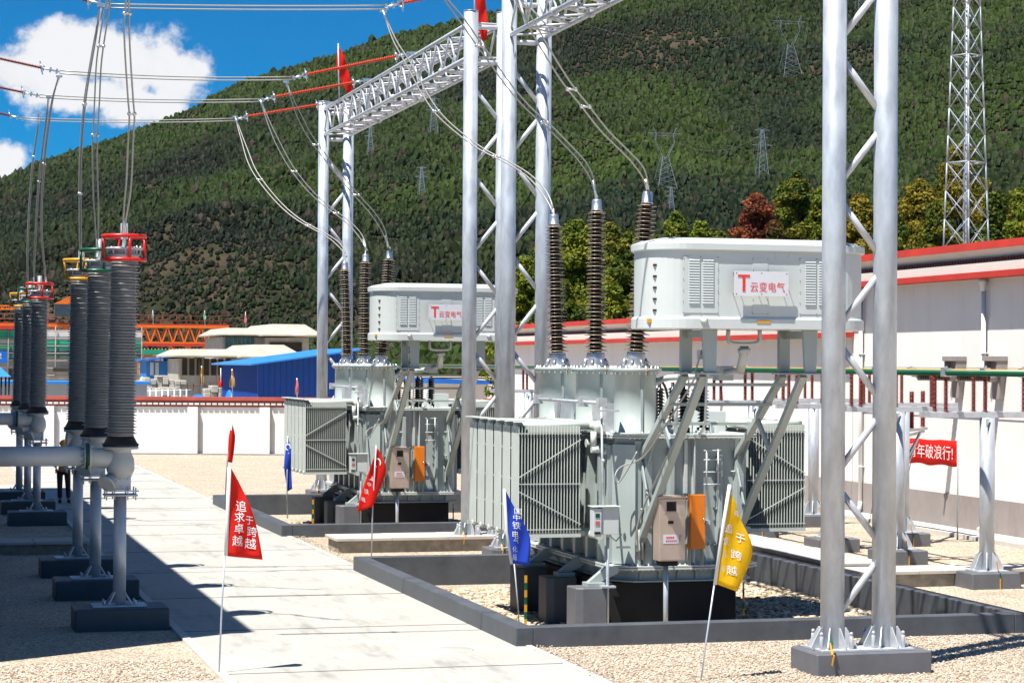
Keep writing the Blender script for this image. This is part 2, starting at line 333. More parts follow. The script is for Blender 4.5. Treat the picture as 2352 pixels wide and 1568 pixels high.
# ---- ground, path, paving
g = MB(); gx = [-3000, 8.62, 16.66, 3000]; gy = [-500, 30.3, 41.9, 50.5, 62.1, 5000]
g.add([(x,y,0) for y in gy for x in gx], [(j*4+i, j*4+i+1, j*4+i+5, j*4+i+4) for j in range(5) for i in range(3) if not (i == 1 and j in (1,3))]); struct('ground', g, 'gravel')
g = MB(); g.add([(8.55,30.25,-.28),(16.7,30.25,-.28),(16.7,41.95,-.28),(8.55,41.95,-.28),(8.55,50.45,-.28),(16.7,50.45,-.28),(16.7,62.15,-.28),(8.55,62.15,-.28)], [(0,1,2,3),(4,5,6,7)]); struct('pit_floor', g, 'gravel')
p = MB(); p.box(4.10, 8.66, -40, 96.5, -0.3, 0.03); struct('path', p, 'path')
p = MB()
for (x0, x1) in ((3.97, 4.096), (8.664, 8.76)):
    y = 5.0
    while y < 96: p.box(x0, x1, y, y+0.985, -0.2, 0.042); y += 1.0
struct('path_kerb', p, 'pave', bevel=0.006)
p = MB(); yj = at(700, 1371, z=0).y
for k in range(-2, 13): 
    y = yj + 4.62*k; p.box(4.105, 8.655, y-0.014, y+0.014, 0, 0.034)
struct('path_joint', p, 'gap')
p = MB(); c = at(1040, 1496, z=0)
p.lathe([(0.30,0.02),(0.30,0.034),(0.27,0.034),(0.265,0.032),(0.26,0.036),(0.0,0.0362)], (c.x,c.y,0), n=36); tag(p.build('manhole_cover', 'path'), 'round concrete manhole cover set flush in the pale path', 'manhole cover')
# side strip of paving at the foot of the long building, and path continuing to the left beyond the hall shadow
p = MB(); p.box(24.35, 25.5, 20, 100, -0.2, 0.05); p.box(24.25, 24.346, 20, 100, -0.2, 0.10); struct('pavement', p, 'pave')
p = MB(); p.box(-6, 4.096, 69.0, 73.5, -0.2, 0.028); struct('side_path', p, 'path')
# near cross strip of the path at the bottom left corner
p = MB(); p.box(-6, 4.05, 24.0, 27.9, -0.2, 0.028); struct('side_path', p, 'path')
# ---- pits of the two transformers (walls are things, pebbles are stuff)
def pit(y0, y1, label, broken=True):
    r = thing('bund_wall', (12.5, (y0+y1)/2, 0), label, 'low wall', 'low dark walls round the transformer pits')
    t = 0.26; x0 = 8.52; x1 = 16.75; h = 0.30
    for nm, b in (('wall_side', (x0, x0+t, y0, y1)), ('wall_side', (x1-t, x1, y0, y1)), ('wall_side', (x0+t, x1-t, y0, y0+t)), ('wall_side', (x0+t, x1-t, y1-t, y1))):
        m = MB(); m.box(*b, -0.35, h); m.build(nm, 'dark', r, bevel=0.012)
    return r
pit(30.2, 42.0, 'dark grey low wall round the nearer transformer pit')
pit(50.4, 62.2, 'dark grey low wall round the farther transformer pit')
def pebbles(n, x0, x1, y0, y1, smin, smax, cols, z0=0.0, seed=1, sub=1, name='pebbles', keep=None):
    rs = np.random.RandomState(seed); bm = bmesh.new(); bmesh.ops.create_icosphere(bm, subdivisions=sub, radius=1)
    bv = np.array([v.co[:] for v in bm.verts]); bf = np.array([[v.index for v in f.verts] for f in bm.faces]); bm.free()
    P = np.column_stack([rs.uniform(x0,x1,n), rs.uniform(y0,y1,n)])
    if keep is not None: P = P[keep(P[:,0], P[:,1])]; n = len(P)
    S = rs.uniform(smin, smax, n); ang = rs.uniform(0, 6.28, n); asp = rs.uniform(0.6, 1.0, (n,2))*[1.0, 0.72]
    W = bv[None]*(1+rs.uniform(-.12,.12,(n,len(bv),1)))
    W = W*np.column_stack([np.ones(n)*1.25, asp[:,0]+.2, asp[:,1]])[:,None,:]*S[:,None,None]
    c, s = np.cos(ang)[:,None], np.sin(ang)[:,None]
    X = W[:,:,0]*c - W[:,:,1]*s + P[:,0:1]; Y = W[:,:,0]*s + W[:,:,1]*c + P[:,1:2]; Z = W[:,:,2] + z0 + rs.uniform(-.2,.9,n)[:,None]*S[:,None]
    vs = np.stack([X,Y,Z],2).reshape(-1,3); fs = (bf[None]+(np.arange(n)*len(bv))[:,None,None]).reshape(-1,3)
    cols = np.array(cols); ci = cols[rs.randint(0,len(cols),n)]*rs.uniform(.8,1.15,(n,1))
    return mesh_np(name, vs, fs, np.repeat(ci, len(bv), 0), MT['peb'], True)
def mesh_np(name, vs, fs, cols, m, smooth):
    me = bpy.data.meshes.new(name); nf = len(fs); k = fs.shape[1]
    me.vertices.add(len(vs)); me.vertices.foreach_set('co', np.ascontiguousarray(vs, dtype=np.float32).ravel())
    me.loops.add(nf*k); me.loops.foreach_set('vertex_index', np.ascontiguousarray(fs, dtype=np.int32).ravel())
    me.polygons.add(nf); me.polygons.foreach_set('loop_start', np.arange(0, nf*k, k, dtype=np.int32)); me.polygons.foreach_set('loop_total', np.full(nf, k, dtype=np.int32))
    me.polygons.foreach_set('use_smooth', np.full(nf, smooth)); me.update(calc_edges=True)
    if cols is not None:
        a = me.color_attributes.new('Col', 'FLOAT_COLOR', 'POINT'); a.data.foreach_set('color', np.column_stack([cols, np.ones(len(cols))]).astype(np.float32).ravel())
    me.materials.append(m); o = bpy.data.objects.new(name, me); COL.objects.link(o); return o
PC = [(0.52,0.42,0.29),(0.60,0.50,0.36),(0.42,0.32,0.21),(0.57,0.46,0.33),(0.68,0.60,0.48),(0.34,0.27,0.20)]
o = pebbles(21000, 8.8, 16.45, 30.5, 40.5, .027, .052, PC, z0=-0.27, seed=3, sub=2); tag(o, 'rounded beige river pebbles filling the nearer transformer pit', 'pebbles', kind='stuff')
o = pebbles(5000, 8.8, 16.45, 50.7, 58, .05, .08, PC, z0=-0.27, seed=4, sub=2); tag(o, 'rounded beige river pebbles filling the farther transformer pit', 'pebbles', kind='stuff')
GC = [(0.52,0.41,0.31),(0.62,0.51,0.40),(0.42,0.32,0.24),(0.72,0.64,0.54)]
def kp(x, y): return ((x > 8.8) | (x < 3.9)) 
o = pebbles(2600, 8.66, 8.52+.5, 24.5, 62, .008, .017, GC, z0=0.035, seed=8, sub=1, name='spilt_gravel'); tag(o, 'gravel stones spilt along the right edge of the path', 'gravel', kind='stuff')
o = pebbles(42000, 0.8, 17.5, 24.5, 30.1, .010, .019, GC, z0=0.0, seed=5, sub=1, name='loose_gravel', keep=kp); tag(o, 'loose beige gravel stones along the near edge of the yard', 'gravel', kind='stuff')
# sun-bleached slab on the pebbles beside the front left corner
m = MB(); m.box(9.0, 9.9, 30.55, 31.0, -0.16, -0.10); tag(m.build('concrete_slab', 'slab', bevel=0.01), 'loose pale concrete slab lying on pebbles inside the near pit corner', 'slab')
m = MB(); m.box(9.1, 10.0, 50.75, 51.2, -0.16, -0.10); tag(m.build('concrete_slab', 'slab', bevel=0.01), 'loose pale concrete slab lying on pebbles inside the far pit corner', 'slab')
# ---- cable trenches with slab lids
def trench(label, x0, x1, y0, y1, h, along):
    r = thing('cable_trench', ((x0+x1)/2, (y0+y1)/2, 0), label, 'cable trench', 'cable trenches with concrete slab lids')
    m = MB(); e = 0.07; m.box(x0+e, x1-e, y0+e, y1-e, -0.2, h-0.062); m.build('wall', 'rough', r)
    m = MB(); L = (x1-x0) if along == 'x' else (y1-y0); n = max(1, round(L/1.15)); s = L/n
    for i in range(n):
        j = 0.004*((i*7) % 3)
        if along == 'x': m.box(x0+i*s+.006, x0+(i+1)*s-.006, y0, y1, h-0.06, h+j)
        else: m.box(x0, x1, y0+i*s+.006, y0+(i+1)*s-.006, h-0.06, h+j)
    m.build('slab_lid', 'slab', r, bevel=0.006)
trench('slab covered cable trench between the two transformer pits', 8.95, 16.4, 46.0, 47.3, 0.32, 'x')
trench('long slab covered cable trench beside the right side of the near pit', 16.95, 18.05, 37.95, 62.0, 0.36, 'y')
trench('slab covered cable trench crossing gravel in front of the right steel post', 16.95, 24.2, 36.85, 37.9, 0.30, 'x')
trench('slab covered cable trench in shade behind the left bushing posts', -2.0, 3.85, 47.0, 48.1, 0.27, 'x')
# ---- gas insulated switchgear hall outside the left edge: it casts the long shadow
r = thing('switchgear_hall', (-5, 49.3, 0), 'tall white switchgear hall at the left edge of the yard', 'building')
m = MB(); m.box(-11, 0.95, 30.2, 68.4, 0, 10.6); m.build('wall', 'wallw', r)
m = MB(); m.box(-11.1, 1.02, 30.12, 68.48, 10.6, 11.05); m.build('parapet', 'redtrim', r)
m = MB()
for k in range(7): m.box(0.90, 0.975, 33+5*k, 34.6+5*k, 5.6, 7.6)
m.build('window', 'glass', r)
# ================================================================ LEFT BUSHINGS
def sheds(z0, z1, n, rc, r1, r2=None, lip=0.35, rb=None):
    """profile of an insulator: n sheds between z0 and z1; r tapering rc..; rb = radii at the top end"""
    P = [(rc, z0)]; mi = []; p = (z1-z0)/n
    for i in range(n):
        t = i/max(1, n-1); k = 1 if rb is None else 1+(rb-1)*t
        R = (r1 if (r2 is None or i % 2 == 0) else r2)*k; c = rc*k; z = z0+i*p
        P += [(c, z+p*0.28), (R, z+p*0.36), (R, z+p*0.46), (c+(R-c)*0.35, z+p*0.66), (c, z+p*0.98)]
        mi += [0, 0, 1, 0, 0]
    P.append((rc*(rb or 1), z1)); mi.append(0)
    return P, mi
def gis_bushing(label, y, ringmat, cname):
    x = 3.22; r = thing('gas_bushing', (x, y, 0), label, 'bushing', 'grey ribbed bushings beside the path')
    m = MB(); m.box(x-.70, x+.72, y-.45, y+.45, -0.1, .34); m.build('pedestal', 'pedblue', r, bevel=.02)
    q = MB(); q.box(x-.42, x+.40, y-.24, y+.24, .342, .366)
    for i in range(4):
        a = math.pi/4+i*math.pi/2; cx, cy = math.cos(a), math.sin(a)
        q.prism([(x+cx*.09-cy*.008, y+cy*.09+cx*.008), (x+cx*.26-cy*.008, y+cy*.26+cx*.008), (x+cx*.26+cy*.008, y+cy*.26-cx*.008), (x+cx*.09+cy*.008, y+cy*.09-cx*.008)], .366, .40)
        q.tube([(x+cx*.10, y+cy*.10, .56), (x+cx*.25, y+cy*.25, .38)], .016, 6)
        q.tube([(x+cx*.33, y+cy*.18, .36), (x+cx*.33, y+cy*.18, .44)], .018, 6)
    q.build('base_plate', 'galv', r, bevel=.003)
    q = MB(); q.tube([(x,y,.36),(x,y,2.03)], .098, 18); q.build('support_column', 'galv', r)
    q = MB(); q.box(x-.25, x+.25, y-.22, y+.22, 2.03, 2.055); q.box(x-.27, x+.27, y-.20, y-.17, 2.10, 2.12)
    for sx in (-.22,-.1,.1,.22): 
        for sy in (-.17,.17): q.tube([(x+sx,y+sy,1.97),(x+sx,y+sy,2.16)], .012, 6)
    q.box(x-.15, x+.15, y-.13, y+.13, 2.12, 2.34)
    for sx in (-.11, 0, .11):
        for z in (2.17, 2.29): q.tube([(x+sx, y-.13, z), (x+sx, y-.145, z)], .017, 8)
    q.build('top_bracket', 'galvw', r, bevel=.004)
    q = MB(); q.lathe([(.10,2.26),(.17,2.32),(.212,2.42),(.218,2.50),(.205,2.60),(.165,2.69),(.165,2.735),(.275,2.745),(.275,2.785),(.17,2.79)], (x,y,0), n=28)
    q.lathe([(.13,0),(.15,.08),(.155,.13),(.150,.36),(.190,.36),(.190,.41)] if cname == 'red' else [(.15,0),(.15,.10),(.19,.12),(.19,.15),(.03,.17)], (x-.08,y,2.60), (x-2,y,2.68), n=24)
    q.lathe([(.10,0),(.10,.10),(.145,.10),(.145,.14)], (x-.16,y-.16,2.30), (x-.5,y-.5,1.95), n=16)
    q.build('housing', 'housing', r)
    q = MB(); q.lathe([(.24,2.786),(.272,2.79),(.265,2.82),(.195,2.955),(.185,2.96)], (x,y,0), n=24)
    for i in range(16):
        a = math.pi*2*i/16; q.tube([(x+.268*math.cos(a), y+.268*math.sin(a), 2.80), (x+.268*math.cos(a), y+.268*math.sin(a), 2.83)], .012, 6)
    q.build('cover', 'skirt', r)
    lean = .03; prof, mi = sheds(0, 2.66, 58, .195, .250, .232, rb=.97)
    q = MB(); q.lathe([(.20,-.03),(.20,.0)]+prof, (x,y,2.97), (x+lean,y,5.63), n=26); q.build('insulator', 'sil', r)
    x2 = x+lean
    q = MB(); q.lathe([(.21,5.62),(.21,5.70),(.24,5.71),(.24,5.74),(.17,5.74),(.17,5.80),(.29,5.81),(.29,5.84),(.05,5.86)], (x2,y,0), n=24)
    for i in range(8):
        a = math.pi*i/4; q.tube([(x2+.25*math.cos(a), y+.25*math.sin(a), 5.74), (x2+.25*math.cos(a), y+.25*math.sin(a), 5.87)], .014, 6)
    q.tube([(x2,y,5.84),(x2,y,6.20)], .032, 10); q.box(x2-.055, x2+.055, y-.012, y+.012, 5.98, 6.22)
    t = q.build('top_flange', 'galvw', r)
    q = MB()
    for z in (5.655, 6.015): q.torus((x2,y,z), .325, .030, 32, 8)
    for a in (10, 100, 190, 280):
        a = math.radians(a); cx, cy = x2+.325*math.cos(a), y+.325*math.sin(a); q.tube([(cx,cy,5.655),(cx,cy,6.015)], .024, 8)
        q.tube([(x2+.2*math.cos(a), y+.2*math.sin(a), 5.69), (cx,cy,5.67)], .014, 6)
    q.build('grading_ring', ringmat, r, label=cname+' grading ring')
    return r
BUSH = []
LB = [(33.9,'red','red','nearest grey ribbed bushing, with a red ring on top'), (38.3,'green','green','second nearest grey ribbed bushing, with a green ring on top'), (42.3,'yellow','yellow','third nearest grey ribbed bushing, with a yellow ring on top'),
      (55.6,'red','red','far grey ribbed bushing with a red ring on top'), (59.8,'green','green','far grey ribbed bushing with a green ring on top'), (64.2,'yellow','yellow','farthest grey ribbed bushing, with a yellow ring on top')]
for y, k, cn, lab in LB: gis_bushing(lab, y, k, cn)
DL = ['long grey gas duct leading left from the nearest red ringed bushing', 'grey gas duct running left from the near green ringed bushing', 'grey gas duct running left from the near yellow ringed bushing',
      'grey gas duct running left from the far red ringed bushing', 'grey gas duct running left from the far green ringed bushing', 'grey gas duct running left from the farthest bushing']
for y, lab in ((33.9, DL[0]), (55.6, DL[3])):
    r = thing('gas_duct', (1.8, y, 2.5), lab, 'duct', 'grey gas ducts between the hall and the bushings')
    q = MB(); q.tube([(0.9,y,2.64),(2.66,y,2.64)], .153, 28); q.build('pipe', 'duct', r)
    q = MB(); q.lathe([(.15,0),(.192,.0),(.192,.03),(.192,.075),(.192,.105),(.15,.105)], (2.66,y,2.64), (3.5,y,2.64), n=28)
    for i in range(12):
        a = 2*math.pi*i/12; q.tube([(2.62, y+.173*math.cos(a), 2.64+.173*math.sin(a)), (2.80, y+.173*math.cos(a), 2.64+.173*math.sin(a))], .012, 6)
    q.build('flange', 'duct', r)
    q = MB(); q.lathe([(.193,.022),(.205,.024),(.205,.082),(.193,.084)], (2.66,y,2.64), (3.5,y,2.64), n=28); q.build('gasket', 'greendark' if y > 30 else 'green', r)
# ================================================================ GANTRIES
def gantry_column(label, y, ztop, tall=True):
    xs = (12.0, 12.75); r = thing('gantry_column', (12.37, y, 0), label, 'steel column', 'twin legged gantry columns')
    m = MB(); m.box(11.60, 13.26, y-.42, y+.48, -0.1, .30); m.build('pedestal', 'ped', r, bevel=.02)
    q = MB(); q.box(11.72, 13.05, y-.33, y+.33, .302, .33)
    for x in xs:
        for i in range(8):
            a = math.pi*2*i/8+.2; c, s = math.cos(a), math.sin(a)
            o = len(q.v); t = .008
            P = [(.155,.33),(.33,.33),(.33,.37),(.19,.60),(.155,.60)]
            q.add([(x+c*rr-s*e, y+s*rr+c*e, z) for e in (-t,t) for rr, z in P], [(0,1,2,3,4),(9,8,7,6,5)]+[(k,5+k,5+(k+1)%5,(k+1)%5) for k in range(5)])
        for i in range(4):
            a = math.pi*i/2+.65; q.tube([(x+.29*math.cos(a),y+.29*math.sin(a),.33),(x+.29*math.cos(a),y+.29*math.sin(a),.50)], .028, 8); q.ball((x+.29*math.cos(a),y+.29*math.sin(a),.53), .026, 8, 5)
    q.build('base_plate', 'galvw', r, bevel=.002)
    for x in xs:
        q = MB(); q.tube([(x,y,.33),(x,y,ztop)], .160, 28)
        if not tall: q.tube([(x,y,ztop),(x,y,ztop+.012)], .168, 28)
        q.build('leg', 'galv', r)
    q = MB(); z = 10.15; k = 0
    while z > .55:
        a, b = (xs[0], xs[1]) if k % 2 == 0 else (xs[1], xs[0])
        q.tube([(a+(.10 if b > a else -.10), y, z), (b-(.10 if b > a else -.10), y, z-.68)], .047, 12); z -= .965; k += 1
    q.build('lacing', 'galvw', r)
    q = MB(); q.tube([(xs[0],y,10.74),(xs[1],y,10.74)], .055, 12); q.tube([(xs[0],y,11.52),(xs[1],y,11.52)], .055, 12); q.build('cross_member', 'galvw', r)
    q = MB(); x = 11.76; 
    for i, (z0, z1) in enumerate(((.30,.44),(.44,.52),(.16,.30))): 
        q.cur = i % 2; q.bar((11.78, y-.50+.05*0, z0), (11.80 if i < 2 else 11.78, y-.40 if i < 2 else y-.56, z1), .03, .012)
    q.build('earthing_strap', ['yellow','green'], r)
    return r
gantry_column('right foreground twin steel column rising out of the picture', 26.95, 11.8)
gantry_column('twin steel column behind the near transformer bushings, carrying the nearer beam', 43.33, 12.2)
gantry_column('twin steel column left of the near transformer, with a capped top and red flag', 46.5, 11.86, False)
gantry_column('farthest twin steel column at the far end of the lattice beam', 64.0, 11.86, False)
def gantry_beam(label, y0, y1):
    r = thing('gantry_beam', (12.37, (y0+y1)/2, 10.8), label, 'lattice beam', 'lattice beams of the gantries')
    x0, x1, z0, z1 = 12.0, 12.75, 10.87, 11.62
    for x in (x0, x1):
        for z in (z0, z1):
            q = MB(); q.tube([(x,y0,z),(x,y1,z)], .050, 12)
            if z == z0:
                for yy in np.arange(y0+2.6, y1-1, 5.2): q.lathe([(.05,-.03),(.085,-.03),(.085,.03),(.05,.03)], (x,yy,z), (x,yy+1,z), n=12)
            q.build('chord', 'galvw', r)
    q = MB(); n = max(4, round((y1-y0)/1.25)); s = (y1-y0)/n
    for i in range(n):
        ya, ym, yb = y0+i*s, y0+(i+.5)*s, y0+(i+1)*s
        for x in (x0, x1): q.tube([(x,ya,z0),(x,ym,z1)], .026, 7); q.tube([(x,ym,z1),(x,yb,z0)], .026, 7)
        for z in (z0, z1):
            q.tube([(x0,ya,z),(x1,ym,z)], .024, 7); q.tube([(x1,ym,z),(x0,yb,z)], .024, 7); q.tube([(x0,ya,z),(x1,ya,z)], .022, 6)
        if i % 2 == 0: q.tube([(x0,ym,z1),(x1,ym,z0)], .02, 6)
        q.tube([(x0,ya,z0),(x0,ya,z1)], .02, 6) if i % 3 == 0 else None
    q.build('lacing', 'galvw', r)
    q = MB()
    for y in (y0, y1):
        for x in (x0, x1):
            for z in (z0,): q.box(x-.13, x+.13, y-.02, y+.02, z-.13, z+.10); q.lathe([(.0,-.04),(.10,-.04),(.10,.04),(.0,.04)], (x,y,z), (x,y+1,z), n=12)
    q.build('end_plate', 'galv', r)
gantry_beam('farther white lattice beam receding to the far column', 46.6, 63.95)
gantry_beam('nearer white lattice beam leaving the picture at the top', 27.1, 43.3)
# ================================================================ OVERHEAD LINES AND DROPPERS
def spl(P, n=5):
    P = [Vector(p) for p in P]; out = []
    for i in range(len(P)-1):
        a = P[max(i-1,0)]; b = P[i]; c = P[i+1]; d = P[min(i+2,len(P)-1)]
        for k in range(n):
            t = k/n; out.append(0.5*((2*b)+(c-a)*t+(2*a-5*b+4*c-d)*t*t+(3*b-a-3*c+d)*t**3))
    out.append(P[-1]); return out
def off(P, vec, ends=True):
    n = len(P)-1; v = Vector(vec)
    return [p + v*(min(1, 6*i/n, 6*(n-i)/n) if ends else 1) for i, p in enumerate(P)]
def string(q, a, b, n=46, r=.052):
    L = (b-a).length; prof, _ = sheds(0, L, n, .020, r, r*.82); q.lathe(prof, a, b, n=10)
def fittings(q, a, b):
    q.tube([a,b], .022, 7); d = (b-a).normalized(); s, u2 = perp(d)
    for t in (0.12, .5, .85): c = a.lerp(b, t); q.bar(c-u2*.06, c+u2*.06, .03, .045)
def ring(q, c, d):
    s, u2 = perp(d); q.torus(c, .095, .016, 16, 6, d); q.bar(c-u2*.16, c+u2*.16, .016, .03)
def overhead(label, Y, insm, X0=3.35, X1=9.0, zl=10.98, zr=11.02, sag=.10):
    r = thing('overhead_line', (6, Y, 10.9), label, 'overhead conductor', 'overhead conductors between hall and gantry')
    a = V(X0,Y,zl-.10); b = V(X1,Y,zr-.02)
    for dz_ in (0.035,-.035):
        P = [a.lerp(b, t)+V(0, .0, dz_ - sag*4*t*(1-t)) for t in np.linspace(0,1,17)]
        q = MB(); q.tube(P, .015, 8); q.build('conductor', 'wire', r)
    L0 = V(1.02,Y,11.3); L1 = V(X0-.42,Y,zl-.02); R1 = V(11.86,Y,11.66); R0 = V(X1+.33,Y,zr+.08)
    q = MB(); string(q, L0.lerp(L1,.12), L1); q.build('insulator_string', 'redins', r)
    q = MB(); string(q, R0, R0.lerp(R1,.86)); q.build('insulator_string', insm, r)
    d = V(1,0,.2).normalized(); q = MB(); fittings(q, L1, a); ring(q, L1, d); q.build('clamp', 'alu', r)
    q = MB(); fittings(q, b, R0); ring(q, R0, d); q.build('clamp', 'alu', r)
    q = MB(); fittings(q, R0.lerp(R1,.86), R1); ring(q, R0.lerp(R1,.86), d); q.box(11.84, 12.02, Y-.03, Y+.03, 11.63, 11.70)
    q.build('clamp', 'alu', r)
YF = [51.9, 57.2, 62.6]; YN = [40.5, 35.1, 29.7]
overhead('far overhead twin wire with orange strings, topmost of the lower three', YF[0], 'orins', 3.45, 8.95, 10.95, 10.95, .07)
overhead('far overhead twin wire with orange strings, middle of the lower three', YF[1], 'orins', 3.30, 9.05, 11.0, 11.03, .07)
overhead('far overhead twin wire with orange strings, lowest of all', YF[2], 'orins', 3.22, 9.15, 10.98, 11.10, .06)
overhead('near overhead twin wire crossing the very top of the sky', YN[0], 'orins', 3.6, 8.75, 10.72, 10.87, .02)
overhead('overhead twin wire feeding the middle bushing of the near transformer, above the picture', YN[1], 'orins', 3.6, 8.9, 10.8, 10.95, .05)
overhead('overhead twin wire feeding the nearest transformer bushing, above the picture', YN[2], 'orins', 3.6, 8.9, 10.8, 10.95, .05)
def dropper(label, P, grp, gap=.10, rad=.0138, spac=(.3,.62), axis=None, n=5):
    S = spl(P, n); r = thing('jumper_cable', P[-1], label, 'cable', grp)
    v = Vector(axis or (1,.0,0))
    for s in (-.5,.5):
        q = MB(); q.tube(off(S, v*gap*s), rad, 7); q.build('wire', 'wire', r)
    for t in spac:
        q = MB(); c = S[int(t*(len(S)-1))]; q.tube([c-v*gap*.62, c+v*gap*.62], .018, 7)
        for s in (-.5,.5): q.ball(c+v*gap*s, .034, 8, 6)
        q.build('spacer', 'alu', r)
    q = MB(); e = Vector(P[-1]); dd = (S[-1]-S[-3]).normalized(); q.tube([e-dd*.34, e-dd*.1, e], [.02,.028,.032], 8)
    q.build('clamp', 'alu', r); q = MB(); f = Vector(P[0]); d0 = (S[2]-S[0]).normalized(); q.tube([f, f+d0*.12, f+d0*.35], [.035,.03,.02], 8); q.bar(f-v*.07, f+v*.07, .05, .05)
    q.build('clamp', 'alu', r)
def pix(pts, Y0, Y1): 
    n = len(pts)-1; return [at(px, py, y=Y0+(Y1-Y0)*i/n) for i, (px, py) in enumerate(pts)]
gR = 'slack twin cables from overhead lines down to the transformers'; gL = 'twin cables hanging down to the left bushings'
TOPB = {}
DR = dict(
 na=[(880,25),(905,90),(940,150),(975,215),(1010,265),(1060,310),(1110,345),(1160,370),(1210,400),(1245,435),(1264,468),(1271,492)],
 nb=[(1000,-40),(1025,0),(1060,45),(1095,95),(1135,150),(1175,205),(1215,250),(1260,290),(1300,330),(1338,372),(1360,412),(1370,458)],
 nc=[(1150,-60),(1190,0),(1237,85),(1268,138),(1305,195),(1345,245),(1388,300),(1430,342),(1462,375),(1480,405),(1488,438)],
 fa=[(540,268),(560,330),(580,385),(610,430),(650,475),(690,507),(735,532),(765,550),(785,570),(796,590)],
 fb=[(598,230),(625,300),(660,370),(700,425),(740,465),(780,495),(810,520),(831,547),(842,575)],
 fc=[(657,188),(680,250),(710,310),(750,365),(790,415),(825,455),(856,490),(880,528),(892,568)])
dropper('slack twin cable ending on the leftmost bushing of the near transformer', pix(DR['na'], YN[0], 38.0), gR, .11, spac=(.36,.6))
dropper('slack twin cable ending on the middle bushing of the near transformer', pix(DR['nb'], YN[1], 35.8), gR, .11, spac=(.30,.62))
dropper('slack twin cable ending on the bushing beside the near oil tank', pix(DR['nc'], YN[2], 33.6), gR, .13, spac=(.42,.5))
dropper('slack twin cable ending on the leftmost bushing of the far transformer', pix(DR['fa'], YF[2], 58.2), gR, .13)
dropper('slack twin cable ending on the middle bushing of the far transformer', pix(DR['fb'], YF[1], 56.0), gR, .13)
dropper('slack twin cable ending on the bushing beside the far oil tank', pix(DR['fc'], YF[0], 53.8), gR, .13)
dropper('twin cable hanging onto the nearest red ringed bushing', pix([(296,-60),(292,20),(291,70),(294,140),(300,230),(303,270),(300,330),(296,420),(288,490),(281,548)], YN[2]+2, 33.9), gL, .075, spac=(.15,.55), axis=(1,0,0))
dropper('twin cable hanging onto the near green ringed bushing', pix([(262,-70),(248,10),(236,80),(227,148),(223,230),(218,330),(219,420),(222,500),(224,590)], YN[1]+1, 38.3), gL, .08, spac=(.3,.6), axis=(1,0,0))
dropper('twin cable hanging onto the near yellow ringed bushing', pix([(232,12),(222,70),(208,150),(196,225),(189,300),(184,390),(184,480),(185,560),(186,615)], YN[0], 42.3), gL, .03, spac=(.4,.7), axis=(1,0,0))
dropper('twin cable hanging onto the far red ringed bushing', pix([(136,176),(122,222),(112,285),(103,360),(97,440),(95,500),(97,560),(103,620),(106,650)], YF[0], 55.6), gL, .03, spac=(.4,), axis=(1,0,0))
dropper('twin cable hanging onto the far green ringed bushing', pix([(112,222),(107,270),(99,330),(92,390),(86,460),(82,540),(79,600),(78,662)], YF[1], 59.8), gL, .03, spac=(.5,), axis=(1,0,0))
dropper('twin cable hanging onto the farthest bushing', pix([(90,262),(86,300),(77,360),(71,420),(66,500),(63,580),(64,640),(65,675)], YF[2], 64.2), gL, .03, spac=(.3,), axis=(1,0,0))
